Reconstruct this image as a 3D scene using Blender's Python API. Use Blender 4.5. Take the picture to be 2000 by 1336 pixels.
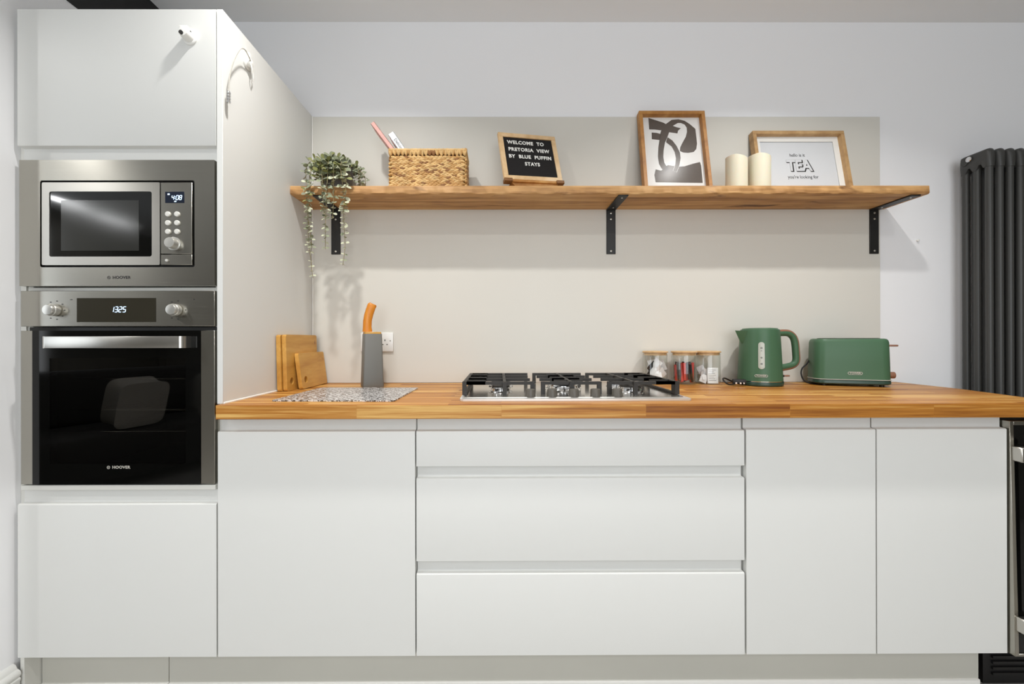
import bpy, bmesh, math, random
from mathutils import Vector, Matrix, Euler
rnd = random.Random(7)
R = math.radians
for o in list(bpy.data.objects): bpy.data.objects.remove(o)
scene = bpy.context.scene
COL = scene.collection

# ------------------------------------------------------------------ camera
cam_data = bpy.data.cameras.new('camera')
cam = bpy.data.objects.new('camera', cam_data); COL.objects.link(cam)
cam_data.sensor_width = 36; cam_data.sensor_fit = 'HORIZONTAL'
cam_data.lens = 795.6 / 2000 * 36
cam_data.shift_x = (1000 - 976.57) / 2000
cam_data.shift_y = (662.56 - 668) / 2000
cam_data.clip_start = .02
yaw, pitch, roll = .0035, .0008, -.0019
fw = Vector((math.sin(yaw) * math.cos(pitch), math.cos(yaw) * math.cos(pitch), math.sin(pitch)))
rt = Vector((math.cos(yaw), -math.sin(yaw), 0)); up = rt.cross(fw)
rt, up = rt * math.cos(roll) + up * math.sin(roll), up * math.cos(roll) - rt * math.sin(roll)
M = Matrix((rt, up, -fw)).transposed().to_4x4(); M.translation = Vector((.852, -1.2356, 1.1087))
cam.matrix_world = M
scene.camera = cam
scene.view_settings.view_transform = 'Standard'
scene.view_settings.look = 'None'
scene.view_settings.gamma = 1
scene.view_settings.use_curve_mapping = False
scene.view_settings.exposure = 0.16

# ------------------------------------------------------------------ world and large lights
wd = bpy.data.worlds.new('daylight'); scene.world = wd; wd.use_nodes = True
wd.node_tree.nodes['Background'].inputs[0].default_value = (.75, .87, 1, 1)
wd.node_tree.nodes['Background'].inputs[1].default_value = 1.2

def area(name, loc, rot, sx, sy, power, color=(1, 1, 1), shape='RECTANGLE', spread=180):
    d = bpy.data.lights.new(name, 'AREA'); d.shape = shape; d.size = sx
    if shape == 'RECTANGLE': d.size_y = sy
    d.energy = power; d.color = color; d.spread = R(spread)
    o = bpy.data.objects.new(name, d); COL.objects.link(o)
    o.location = loc; o.rotation_euler = rot
    return o
# added soft fill lights, placed at unseen windows behind the camera and far left
area('window_fill', (1.2, -4.55, 1.45), (R(90), 0, 0), 3.4, 1.9, 50, (.975, .985, 1))
area('window_fill', (-3.95, -2.2, 1.45), (R(90), 0, R(-90)), 1.8, 1.9, 14, (.975, .985, 1))
area('strip_light', (-3.5, -2.88, 2.50), (0, 0, 0), .09, .34, 5, (.97, .99, 1))
area('strip_light', (-3.6, -3.5, 2.50), (0, 0, 0), .09, .5, 5, (.97, .99, 1))
# recessed ceiling downlights: a row close to the units, a row behind it, one in the room to the left
for (x, y, w, sp) in ((.33, -.2, 8, 130), (1.98, -.2, 8, 130), (.66, -1.02, 5, 150), (2.2, -1.02, 4.5, 150), (-1.62, -1.0, 8, 160), (.33, -2.6, 6, 160), (1.98, -2.6, 6, 160)):
    area('downlight', (x, y, 2.525), (0, 0, 0), .06, .06, w, (1, .988, .965), 'DISK', sp)

# ------------------------------------------------------------------ materials
def lin(c):
    return tuple(((v / 255) / 12.92 if v <= 10.31 else ((v / 255 + .055) / 1.055) ** 2.4) for v in c) + (1,)

def mat(name, rgb, rough=.5, metal=0, spec=.5, bump=0, bscale=60, stretch=(1, 1, 1), var=0, emit=0, trans=0, coat=0, alpha=1, sss=0):
    m = bpy.data.materials.new(name); m.use_nodes = True
    nt = m.node_tree; b = nt.nodes['Principled BSDF']
    b.inputs['Base Color'].default_value = lin(rgb)
    b.inputs['Roughness'].default_value = rough
    b.inputs['Metallic'].default_value = metal
    b.inputs['Specular IOR Level'].default_value = spec
    b.inputs['Transmission Weight'].default_value = trans
    b.inputs['Coat Weight'].default_value = coat
    if emit:
        b.inputs['Emission Color'].default_value = lin(rgb); b.inputs['Emission Strength'].default_value = emit
    if sss:
        b.inputs['Subsurface Weight'].default_value = sss; b.inputs['Subsurface Scale'].default_value = .02
    if bump or var:
        tc = nt.nodes.new('ShaderNodeTexCoord'); mp = nt.nodes.new('ShaderNodeMapping')
        mp.inputs['Scale'].default_value = stretch
        n = nt.nodes.new('ShaderNodeTexNoise'); n.inputs['Scale'].default_value = bscale; n.inputs['Detail'].default_value = 4
        nt.links.new(tc.outputs['Object'], mp.inputs[0]); nt.links.new(mp.outputs[0], n.inputs['Vector'])
        if bump:
            bp = nt.nodes.new('ShaderNodeBump'); bp.inputs['Strength'].default_value = bump; bp.inputs['Distance'].default_value = .002
            nt.links.new(n.outputs['Fac'], bp.inputs['Height']); nt.links.new(bp.outputs[0], b.inputs['Normal'])
        if var:
            mx = nt.nodes.new('ShaderNodeMix'); mx.data_type = 'RGBA'
            c0 = lin(rgb)
            mx.inputs['A'].default_value = tuple(v * (1 - var) for v in c0[:3]) + (1,)
            mx.inputs['B'].default_value = tuple(min(1, v * (1 + var)) for v in c0[:3]) + (1,)
            nt.links.new(n.outputs['Fac'], mx.inputs['Factor']); nt.links.new(mx.outputs['Result'], b.inputs['Base Color'])
    return m

def node(nt, t, **kw):
    n = nt.nodes.new(t)
    for k, v in kw.items(): setattr(n, k, v)
    return n

def wood(name, cols, scale=(1.2, 18, 18), rough=.45, staves=None, knots=0, bump=.15, coat=0):
    """grain running along X; staves=(length, width) adds glued staves of varying tone"""
    m = bpy.data.materials.new(name); m.use_nodes = True; nt = m.node_tree; b = nt.nodes['Principled BSDF']; L = nt.links
    tc = node(nt, 'ShaderNodeTexCoord')
    mp = node(nt, 'ShaderNodeMapping'); mp.inputs['Scale'].default_value = scale; L.new(tc.outputs['Object'], mp.inputs[0])
    src = mp.outputs[0]
    br = None
    if staves:
        sx = node(nt, 'ShaderNodeSeparateXYZ'); L.new(tc.outputs['Object'], sx.inputs[0])
        ad = node(nt, 'ShaderNodeMath', operation='ADD'); L.new(sx.outputs['Y'], ad.inputs[0]); L.new(sx.outputs['Z'], ad.inputs[1])
        cb = node(nt, 'ShaderNodeCombineXYZ'); L.new(sx.outputs['X'], cb.inputs[0]); L.new(ad.outputs[0], cb.inputs[1])
        br = node(nt, 'ShaderNodeTexBrick'); br.inputs['Scale'].default_value = 1
        br.inputs['Brick Width'].default_value = staves[0]; br.inputs['Row Height'].default_value = staves[1]
        br.inputs['Mortar Size'].default_value = .0002; br.inputs['Bias'].default_value = 0
        br.inputs['Color1'].default_value = (0, 0, 0, 1); br.inputs['Color2'].default_value = (1, 1, 1, 1); br.inputs['Mortar'].default_value = (.3, .3, .3, 1)
        br.offset = .37; L.new(cb.outputs[0], br.inputs['Vector'])
        vm = node(nt, 'ShaderNodeVectorMath', operation='MULTIPLY_ADD')
        vm.inputs[1].default_value = (7, 5, 3); L.new(br.outputs['Color'], vm.inputs[0]); L.new(src, vm.inputs[2]); src = vm.outputs[0]
    n1 = node(nt, 'ShaderNodeTexNoise'); n1.inputs['Scale'].default_value = 1.6; n1.inputs['Detail'].default_value = 6; n1.inputs['Distortion'].default_value = .6
    L.new(src, n1.inputs['Vector'])
    n2 = node(nt, 'ShaderNodeTexNoise'); n2.inputs['Scale'].default_value = 9; n2.inputs['Detail'].default_value = 3
    L.new(src, n2.inputs['Vector'])
    mixf = node(nt, 'ShaderNodeMath', operation='MULTIPLY_ADD'); mixf.inputs[1].default_value = .3
    L.new(n2.outputs['Fac'], mixf.inputs[0])
    m7 = node(nt, 'ShaderNodeMath', operation='MULTIPLY'); m7.inputs[1].default_value = .7; L.new(n1.outputs['Fac'], m7.inputs[0]); L.new(m7.outputs[0], mixf.inputs[2])
    fac = mixf.outputs[0]
    if br:
        a2 = node(nt, 'ShaderNodeMath', operation='MULTIPLY_ADD'); a2.inputs[1].default_value = .16
        L.new(br.outputs['Color'], a2.inputs[0]); L.new(fac, a2.inputs[2])
        s2 = node(nt, 'ShaderNodeMath', operation='SUBTRACT'); s2.inputs[1].default_value = .08; L.new(a2.outputs[0], s2.inputs[0]); fac = s2.outputs[0]
    cr = node(nt, 'ShaderNodeValToRGB'); e = cr.color_ramp.elements
    pos = [.32, .5, .68]
    e[0].position = pos[0]; e[0].color = lin(cols[0]); e[1].position = pos[2]; e[1].color = lin(cols[2])
    k = e.new(pos[1]); k.color = lin(cols[1])
    L.new(fac, cr.inputs[0]); out = cr.outputs[0]
    if knots:
        mk = node(nt, 'ShaderNodeMapping'); mk.inputs['Scale'].default_value = (3.2, 9, 9); L.new(tc.outputs['Object'], mk.inputs[0])
        nk = node(nt, 'ShaderNodeTexNoise'); nk.inputs['Scale'].default_value = 1.7; nk.inputs['Detail'].default_value = 5; nk.inputs['Distortion'].default_value = .9
        L.new(mk.outputs[0], nk.inputs['Vector'])
        rk = node(nt, 'ShaderNodeValToRGB'); rk.color_ramp.elements[0].position = .62; rk.color_ramp.elements[0].color = (0, 0, 0, 1); rk.color_ramp.elements[1].position = .76; rk.color_ramp.elements[1].color = (knots, knots, knots, 1)
        L.new(nk.outputs['Fac'], rk.inputs[0])
        mx = node(nt, 'ShaderNodeMix', data_type='RGBA'); L.new(rk.outputs[0], mx.inputs['Factor']); L.new(out, mx.inputs['A']); mx.inputs['B'].default_value = lin((88, 48, 18)); out = mx.outputs['Result']
    L.new(out, b.inputs['Base Color'])
    b.inputs['Roughness'].default_value = rough; b.inputs['Coat Weight'].default_value = coat; b.inputs['Coat Roughness'].default_value = .25
    bp = node(nt, 'ShaderNodeBump'); bp.inputs['Strength'].default_value = bump; bp.inputs['Distance'].default_value = .001
    L.new(fac, bp.inputs['Height']); L.new(bp.outputs[0], b.inputs['Normal'])
    return m

def brushed(name, rgb=(176, 173, 164), rough=.24):
    m = bpy.data.materials.new(name); m.use_nodes = True; nt = m.node_tree; b = nt.nodes['Principled BSDF']; L = nt.links
    b.inputs['Metallic'].default_value = 1; b.inputs['Base Color'].default_value = lin(rgb)
    tc = node(nt, 'ShaderNodeTexCoord'); mp = node(nt, 'ShaderNodeMapping'); mp.inputs['Scale'].default_value = (3, 3, 900)
    L.new(tc.outputs['Object'], mp.inputs[0])
    n = node(nt, 'ShaderNodeTexNoise'); n.inputs['Scale'].default_value = 1; n.inputs['Detail'].default_value = 3; L.new(mp.outputs[0], n.inputs['Vector'])
    mr = node(nt, 'ShaderNodeMapRange'); mr.inputs['To Min'].default_value = rough - .04; mr.inputs['To Max'].default_value = rough + .06
    L.new(n.outputs['Fac'], mr.inputs['Value']); L.new(mr.outputs[0], b.inputs['Roughness'])
    bp = node(nt, 'ShaderNodeBump'); bp.inputs['Strength'].default_value = .05; bp.inputs['Distance'].default_value = .0004
    L.new(n.outputs['Fac'], bp.inputs['Height']); L.new(bp.outputs[0], b.inputs['Normal'])
    tg = node(nt, 'ShaderNodeTangent', direction_type='UV_MAP'); tg.uv_map = 'brush'
    L.new(tg.outputs[0], b.inputs['Tangent']); b.inputs['Anisotropic'].default_value = .8; b.inputs['Anisotropic Rotation'].default_value = .25
    return m

def clear(name, tint=(1, 1, 1), refl=.09, rough=.02, fmax=.7):
    """thin clear sheet: mostly see-through, a little gloss by facing angle"""
    m = bpy.data.materials.new(name); m.use_nodes = True; nt = m.node_tree; L = nt.links
    nt.nodes.remove(nt.nodes['Principled BSDF']); out = nt.nodes['Material Output']
    t = node(nt, 'ShaderNodeBsdfTransparent'); t.inputs[0].default_value = tint + (1,)
    g = node(nt, 'ShaderNodeBsdfGlossy'); g.inputs['Roughness'].default_value = rough
    lw = node(nt, 'ShaderNodeLayerWeight'); lw.inputs['Blend'].default_value = .15
    mr = node(nt, 'ShaderNodeMapRange'); mr.inputs['To Min'].default_value = refl; mr.inputs['To Max'].default_value = .7
    mr.inputs['To Max'].default_value = fmax; L.new(lw.outputs['Facing'], mr.inputs['Value'])
    mx = node(nt, 'ShaderNodeMixShader'); L.new(mr.outputs[0], mx.inputs[0]); L.new(t.outputs[0], mx.inputs[1]); L.new(g.outputs[0], mx.inputs[2])
    L.new(mx.outputs[0], out.inputs[0])
    return m

def mat_texture_mat():
    """glass worktop saver with a silvery twill print"""
    m = mat('twill_glass', (170, 168, 165), .18, spec=.6); nt = m.node_tree; L = nt.links; b = nt.nodes['Principled BSDF']
    tc = node(nt, 'ShaderNodeTexCoord')
    w1 = node(nt, 'ShaderNodeTexWave', wave_type='BANDS', bands_direction='DIAGONAL'); w1.inputs['Scale'].default_value = 22; w1.inputs['Distortion'].default_value = 9; w1.inputs['Detail'].default_value = 2; w1.inputs['Detail Scale'].default_value = 6
    v = node(nt, 'ShaderNodeTexVoronoi'); v.inputs['Scale'].default_value = 75
    L.new(tc.outputs['Object'], w1.inputs['Vector']); L.new(tc.outputs['Object'], v.inputs['Vector'])
    ml = node(nt, 'ShaderNodeMath', operation='MULTIPLY'); L.new(w1.outputs['Fac'], ml.inputs[0]); L.new(v.outputs['Distance'], ml.inputs[1])
    cr = node(nt, 'ShaderNodeValToRGB'); e = cr.color_ramp.elements
    e[0].position = .1; e[0].color = lin((84, 80, 78)); e[1].position = .36; e[1].color = lin((226, 224, 222))
    L.new(ml.outputs[0], cr.inputs[0]); L.new(cr.outputs[0], b.inputs['Base Color'])
    bp = node(nt, 'ShaderNodeBump'); bp.inputs['Strength'].default_value = .5; bp.inputs['Distance'].default_value = .0015
    L.new(ml.outputs[0], bp.inputs['Height']); L.new(bp.outputs[0], b.inputs['Normal'])
    return m

MT = {
 'wall': mat('wall_paint', (243, 243, 244), .7, bump=.03, bscale=220),
 'ceil': mat('ceiling_paint', (240, 240, 240), .8),
 'splash': mat('cream_panel', (217, 214, 205), .42, spec=.3, bump=.02, bscale=6),
 'cab': mat('matt_white_door', (224, 224, 220), .42, bump=.02, bscale=300),
 'carc': mat('white_melamine', (222, 221, 214), .4),
 'seal': mat('white_sealant', (246, 244, 238), .35),
 'plinth': mat('plinth_white', (196, 194, 184), .45, var=.04, bscale=5),
 'black': mat('black_paint', (14, 12, 11), .6),
 'dark': mat('dark_gap', (18, 17, 16), .7),
 'worktop': wood('oak_block', [(130, 72, 20), (184, 122, 46), (226, 182, 106)], (.8, 30, 30), .42, staves=(.43, .0405), coat=0),
 'shelf': wood('knotty_plank', [(124, 80, 42), (188, 142, 88), (216, 174, 118)], (1.0, 17, 17), .6, knots=.95, bump=.5),
 'bamboo': wood('bamboo', [(188, 132, 52), (206, 154, 72), (220, 172, 92)], (9, 1.3, 9), .45, bump=.1),
 'bamboo_end': wood('bamboo_edge', [(196, 130, 48), (216, 154, 66), (226, 172, 88)], (9, 9, 1.3), .45, bump=.1),
 'handlewood': wood('handle_wood', [(190, 108, 22), (214, 134, 36), (226, 150, 52)], (14, 14, 2), .4, bump=.1),
 'frame_brown': wood('warm_oak', [(146, 92, 36), (178, 122, 56), (198, 146, 80)], (6, 6, 6), .45, bump=.12),
 'frame_pale': wood('pale_oak', [(150, 112, 68), (182, 144, 96), (200, 164, 116)], (6, 6, 6), .45, bump=.12),
 'pine': wood('pale_pine', [(196, 158, 110), (222, 188, 142), (234, 206, 166)], (5, 5, 5), .5, bump=.1),
 'walnut': wood('brown_clip', [(104, 66, 34), (124, 84, 46), (140, 98, 56)], (5, 5, 5), .5),
 'steel': brushed('brushed_steel'),
 'steel_soft': brushed('satin_steel', (200, 197, 190), .3),
 'chrome': mat('chrome', (225, 225, 225), .12, metal=1),
 'knob': mat('satin_knob', (205, 203, 196), .3, metal=.7),
 'btn': mat('pale_button', (226, 224, 216), .35),
 'oven_glass': mat('black_oven_glass', (9, 9, 8), .06, spec=.35),
 'panel_glass': mat('olive_black_glass', (52, 49, 40), .1, spec=.5),
 'micro_glass': mat('microwave_glass', (14, 14, 13), .05, spec=.6),
 'micro_mesh': mat('microwave_screen', (46, 46, 43), .12, spec=.6),
 'smoke': clear('smoked_glass', (.42, .41, .38), .03, .01),
 'cavity': mat('oven_enamel', (40, 39, 37), .4),
 'lcd': mat('lcd_blue_black', (10, 22, 42), .15),
 'led': mat('display_segments', (190, 222, 255), .5, emit=2.6),
 'ink': mat('dark_print', (42, 40, 38), .6),
 'logo_light': mat('pale_logo', (190, 186, 176), .4),
 'cast': mat('cast_iron_black', (40, 37, 33), .5, spec=.5, bump=.15, bscale=250),
 'rim': mat('polished_rim', (226, 225, 221), .3, metal=.55),
 'hobglass': mat('hob_surface', (206, 202, 194), .14, metal=.9),
 'knobblack': mat('ribbed_black_knob', (88, 84, 77), .45, spec=.5),
 'bracket': mat('black_bracket', (30, 29, 27), .45),
 'screw': mat('zinc_screw', (205, 200, 190), .3, metal=.8),
 'radiator': mat('anthracite_enamel', (62, 62, 60), .38, spec=.4),
 'pot': mat('grey_felt_pot', (112, 108, 104), .9, bump=.5, bscale=180),
 'soil': mat('moss', (70, 66, 44), .9, bump=.6, bscale=200),
 'leaf': mat('sage_leaf', (140, 146, 118), .55, var=.28, bscale=26),
 'leaf_pale': mat('pale_leaf', (190, 192, 164), .55, var=.2, bscale=26),
 'leaf_olive': mat('olive_leaf', (128, 130, 76), .55, var=.25, bscale=26),
 'stem': mat('plant_stem', (140, 128, 92), .7),
 'straw': mat('water_hyacinth', (212, 174, 116), .6, var=.5, bscale=30, bump=.6, stretch=(1, 1, 1.6)),
 'straw_tan': mat('hyacinth_tan', (186, 142, 84), .6, var=.4, bscale=30, bump=.6),
 'straw_brown': mat('hyacinth_brown', (140, 96, 54), .65, var=.4, bscale=30, bump=.6),
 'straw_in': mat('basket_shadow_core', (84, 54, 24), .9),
 'pink': mat('pink_book_cloth', (222, 168, 158), .5, var=.12, bscale=60),
 'paper': mat('book_paper', (236, 232, 222), .8),
 'whitecover': mat('white_cover', (232, 234, 236), .4),
 'felt': mat('black_felt', (22, 19, 19), .95, bump=.3, bscale=400, stretch=(.05, .05, 1)),
 'white': mat('white_plastic', (236, 235, 230), .35),
 'socket': mat('socket_white', (236, 236, 232), .25),
 'mount': mat('print_mount', (236, 234, 228), .8),
 'poster': mat('poster_paper', (232, 230, 226), .8),
 'poster_cool': mat('poster_cool_white', (214, 216, 218), .8),
 'art': mat('umber_ink', (88, 78, 70), .75),
 'wax': mat('ivory_wax', (230, 222, 198), .5, sss=.2),
 'block': mat('slate_grey_shell', (112, 111, 106), .5),
 'jarglass': clear('jar_glass', (.97, .98, .96), .06, .03),
 'paneglass': clear('picture_glass', (1, 1, 1), .001, .22, .06),
 'green': mat('sage_green_enamel', (70, 104, 77), .4, spec=.35),
 'green_dark': mat('green_plinth', (46, 70, 58), .3),
 'copper': mat('rose_wood_plastic', (140, 98, 76), .4),
 'gauge': mat('frosted_gauge', (178, 182, 172), .25),
 'rubber': mat('black_rubber', (20, 18, 18), .5),
 'twill': mat_texture_mat(),
 'red': mat('red_sachet', (196, 52, 38), .4), 'greysachet': mat('grey_sachet', (96, 98, 96), .35), 'foil': mat('white_sachet', (236, 236, 238), .35),
 'floor': wood('grey_oak_floor', [(160, 156, 150), (184, 180, 174), (200, 197, 192)], (1.2, 12, 12), .5, staves=(1.2, .16)),
 'cushion': mat('linen_cushion', (176, 170, 160), .9, bump=.4, bscale=60),
 'sofa': mat('charcoal_sofa', (58, 56, 54), .95, bump=.3, bscale=150),
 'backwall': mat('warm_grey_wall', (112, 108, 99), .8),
}

# ------------------------------------------------------------------ mesh builder
class B:
    def __init__(s): s.bm = bmesh.new(); s.mi = 0
    def _tag(s, faces):
        for f in faces: f.material_index = s.mi
    def box(s, x0, x1, y0, y1, z0, z1, bev=0, seg=1, M=None):
        t = bmesh.new(); bmesh.ops.create_cube(t, size=1)
        for v in t.verts: v.co = Vector(((x0 + x1) / 2 + v.co.x * (x1 - x0), (y0 + y1) / 2 + v.co.y * (y1 - y0), (z0 + z1) / 2 + v.co.z * (z1 - z0)))
        if bev: bmesh.ops.bevel(t, geom=list(t.edges), offset=bev, segments=seg, profile=.5, affect='EDGES')
        s.merge(t, M); return s
    def merge(s, t, M=None, smooth=None):
        vm = {}
        for v in t.verts: vm[v] = s.bm.verts.new(M @ v.co if M else v.co)
        for f in t.faces:
            try:
                nf = s.bm.faces.new([vm[v] for v in f.verts]); nf.material_index = s.mi; nf.smooth = f.smooth
            except ValueError: pass
        t.free()
    def ring_loft(s, rings, closed=True, caps=True, smooth=True):
        vs = [[s.bm.verts.new(p) for p in r] for r in rings]; n = len(rings[0])
        for a, b in zip(vs, vs[1:]):
            for i in range(n if closed else n - 1):
                f = s.bm.faces.new((a[i], a[(i + 1) % n], b[(i + 1) % n], b[i])); f.material_index = s.mi; f.smooth = smooth
        if caps and closed:
            for r, rev in ((vs[0], True), (vs[-1], False)):
                f = s.bm.faces.new(list(reversed(r)) if rev else r); f.material_index = s.mi
        return s
    def lathe(s, prof, seg=32, c=(0, 0, 0), axis='z', M=None, caps=True):
        rings = []
        for r, h in prof:
            ring = []
            for i in range(seg):
                a = 2 * math.pi * i / seg; p = Vector((r * math.cos(a), r * math.sin(a), h))
                if axis == 'y': p = Vector((p.x, h, -p.y))
                if axis == 'x': p = Vector((h, p.y, -p.x))
                p += Vector(c)
                if M: p = M @ p
                ring.append(p)
            rings.append(ring)
        return s.ring_loft(rings, caps=caps)
    def cyl(s, p0, p1, r0, r1=None, seg=16, caps=True):
        return s.tube([p0, p1], r0, seg, r1, caps)
    def tube(s, pts, r, seg=10, r1=None, caps=True, flat=1, upv=None):
        pts = [Vector(p) for p in pts]; rings = []; n = len(pts)
        prev = None
        for i, p in enumerate(pts):
            d = (pts[min(i + 1, n - 1)] - pts[max(i - 1, 0)]).normalized()
            if prev is None:
                a = Vector(upv) if upv else (Vector((0, 0, 1)) if abs(d.z) < .9 else Vector((0, 1, 0)))
            else: a = prev
            u = (a - d * a.dot(d)).normalized(); w = d.cross(u); prev = u
            rr = r if r1 is None else r + (r1 - r) * i / (n - 1)
            if callable(r): rr = r(i / (n - 1))
            rings.append([p + (u * math.cos(2 * math.pi * k / seg) + w * math.sin(2 * math.pi * k / seg) * flat) * rr for k in range(seg)])
        return s.ring_loft(rings, caps=caps)
    def prism(s, poly, d0, d1, plane='xz', smooth=False):
        """extrude a 2D polygon; plane 'xz' extrudes along y, 'xy' along z, 'yz' along x"""
        def P(a, b, d): return {'xz': Vector((a, d, b)), 'xy': Vector((a, b, d)), 'yz': Vector((d, a, b))}[plane]
        v0 = [s.bm.verts.new(P(a, b, d0)) for a, b in poly]; v1 = [s.bm.verts.new(P(a, b, d1)) for a, b in poly]
        n = len(poly)
        for vv in (v0, v1):
            f = s.bm.faces.new(vv); f.material_index = s.mi
        for i in range(n):
            f = s.bm.faces.new((v0[i], v0[(i + 1) % n], v1[(i + 1) % n], v1[i])); f.material_index = s.mi; f.smooth = smooth
        return s
    def ell(s, c, rx, ry, rz, M=None, u=8, v=6):
        t = bmesh.new(); bmesh.ops.create_uvsphere(t, u_segments=u, v_segments=v, radius=1)
        for f in t.faces: f.smooth = True
        mm = Matrix.Translation(Vector(c)) @ (M.to_4x4() if M else Matrix()) @ Matrix.Diagonal((rx, ry, rz, 1))
        s.merge(t, mm); return s
    def text(s, txt, size, org, right=(1, 0, 0), upd=(0, 0, 1), depth=.0004, bold=0, shear=0, align='CENTER', space=1, sx=1):
        cu = bpy.data.curves.new('lettering', 'FONT'); cu.body = txt; cu.size = size; cu.extrude = depth; cu.offset = bold; cu.shear = shear
        cu.align_x = align; cu.align_y = 'CENTER'; cu.space_character = space; cu.resolution_u = 3
        o = bpy.data.objects.new('lettering', cu); COL.objects.link(o)
        dg = bpy.context.evaluated_depsgraph_get(); me = bpy.data.meshes.new_from_object(o.evaluated_get(dg))
        r = Vector(right).normalized(); u = Vector(upd).normalized(); n = r.cross(u)
        vs = [s.bm.verts.new(Vector(org) + r * v.co.x * sx + u * v.co.y + n * v.co.z) for v in me.vertices]
        for p in me.polygons:
            try: f = s.bm.faces.new([vs[i] for i in p.vertices]); f.material_index = s.mi
            except ValueError: pass
        bpy.data.objects.remove(o); bpy.data.meshes.remove(me); bpy.data.curves.remove(cu)
        return s
    def build(s, name, material, parent=None, loc=(0, 0, 0), rot=(0, 0, 0), recalc=True, label=None, sharp=38):
        if recalc: bmesh.ops.recalc_face_normals(s.bm, faces=s.bm.faces)
        me = bpy.data.meshes.new(name); s.bm.to_mesh(me); s.bm.free()
        for m in (material if isinstance(material, (list, tuple)) else [material]): me.materials.append(MT[m] if isinstance(m, str) else m)
        me.set_sharp_from_angle(angle=R(sharp))
        if material in ('steel', 'steel_soft'):
            uv = me.uv_layers.new(name='brush')
            for lp in me.loops:
                co = me.vertices[lp.vertex_index].co; uv.data[lp.index].uv = (co.x + co.y * .3, co.z + co.y * .7)
        o = bpy.data.objects.new(name, me); COL.objects.link(o)
        o.location = loc; o.rotation_euler = rot
        if parent: o.parent = parent
        if label: o['label'] = label
        return o

def thing(name, label, cat, loc=(0, 0, 0), rot=(0, 0, 0), group=None):
    o = bpy.data.objects.new(name, None); COL.objects.link(o); o.empty_display_size = .05
    o.location = loc; o.rotation_euler = rot; o['label'] = label; o['category'] = cat
    if group: o['group'] = group
    return o
def tag(o, label, cat, group=None):
    o['label'] = label; o['category'] = cat
    if group: o['group'] = group
    return o
def struct(o): o['kind'] = 'structure'; return o
def copy_tree(o, parent=None):
    c = o.copy(); COL.objects.link(c); c.parent = parent
    for ch in [k for k in bpy.data.objects if k.parent == o]: copy_tree(ch, c)
    return c

# ------------------------------------------------------------------ the room
CE = 2.54
# back wall of the kitchen
struct(B().box(-.8, 4.3, .6, .72, 0, CE).build('wall_back', 'wall'))
struct(B().box(-4.12, 4.3, -4.72, .72, CE, CE + .1).build('ceiling', 'ceil'))
struct(B().box(-4.12, 4.3, -4.72, .72, -.1, 0).build('floor', 'floor'))
struct(B().box(-.76, -.615, -.07, .6, 0, 2.265).build('wall_left', 'wall'))
struct(B().box(-.76, -.612, -.07, .6, 2.265, CE).build('trim_1', 'black'))
struct(B().box(4.18, 4.3, -4.72, .6, 0, CE).build('wall_right', 'backwall'))
# wall behind the camera, with its wide window opening, and the far left wall of the adjoining room
w = B(); w.box(-4.12, -.6, -4.72, -4.6, 0, CE); w.box(3.0, 4.18, -4.72, -4.6, 0, CE); w.box(-.6, 3.0, -4.72, -4.6, 0, .45); w.box(-.6, 3.0, -4.72, -4.6, 2.4, CE)
struct(w.build('wall_front', 'backwall'))
w = B(); w.box(-4.12, -4.0, -4.6, -3.2, 0, CE); w.box(-4.12, -4.0, -1.2, .72, 0, CE); w.box(-4.12, -4.0, -3.2, -1.2, 0, .45); w.box(-4.12, -4.0, -3.2, -1.2, 2.4, CE)
struct(w.build('wall_far_left', 'backwall'))
struct(B().box(-4.0, -.76, .5, .6, 0, CE).build('wall_living', 'backwall'))
w = B()
for x in (-.6, .56, 1.76, 2.94): w.box(x, x + .06, -4.68, -4.62, .45, 2.4)
w.box(-.6, 3.0, -4.68, -4.62, .45, .51); w.box(-.6, 3.0, -4.68, -4.62, 2.34, 2.4)
struct(w.build('window_1', 'carc'))
w = B()
for y in (-3.2, -2.23, -1.26): w.box(-4.08, -4.02, y, y + .06, .45, 2.4)
w.box(-4.08, -4.02, -3.2, -1.2, .45, .51); w.box(-4.08, -4.02, -3.2, -1.2, 2.34, 2.4)
struct(w.build('window_2', 'carc'))
# moulded skirting on the short return wall
prof = [(-.615, 0), (-.592, 0), (-.592, .082), (-.590, .086), (-.590, .092), (-.593, .095), (-.590, .1), (-.5885, .106), (-.590, .112), (-.595, .117), (-.600, .119), (-.602, .124), (-.606, .131), (-.6125, .134), (-.615, .134)]
struct(B().prism([(x, z) for x, z in prof], -.07, -.002, 'xz').build('baseboard_left', 'cab'))
# cream splash panel fixed to the wall
tag(B().box(.019, 2.572, .592, .5995, .915, 2.109, .0015).build('splash_panel', 'splash'), 'large cream glossy splash panel on the wall behind worktop and shelf', 'panel')
b = B(); b.box(.0185, .0235, .588, .5925, .915, 2.109, .001)
struct(b.build('trim_2', 'seal'))

# ------------------------------------------------------------------ tall unit with its appliances
def lip_profile(zb, zt, top, yb=.022):
    """section of a handleless front: flat face up to zt, then a scooped grip that rises set back to top"""
    return [(0, zb + .001), (0, zt - .0042), (.0008, zt - .0020), (.0022, zt - .0008), (.0044, zt), (.0155, zt), (.0172, zt + .0012), (.0178, zt + .003), (.0178, zt + .010),
            (.0178, max(top, zt + .019)), (yb, max(top, zt + .019)), (yb, zb), (.001, zb)]
def lip_flip(zt, zb, bot):
    """the same upside down: grip below the face"""
    return [(0, zt - .001), (0, zb + .0022), (.0008, zb + .0006), (.0025, zb), (.011, zb - .0006), (.0155, zb - .003), (.0175, zb - .008), (.0178, zb - .012),
            (.0178, bot), (.022, bot), (.022, zt), (.001, zt)]
tall = thing('tall_cabinet', 'tall white handleless cabinet housing microwave and oven beside the left wall', 'cabinet', (-.6, 0, 0))
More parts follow.
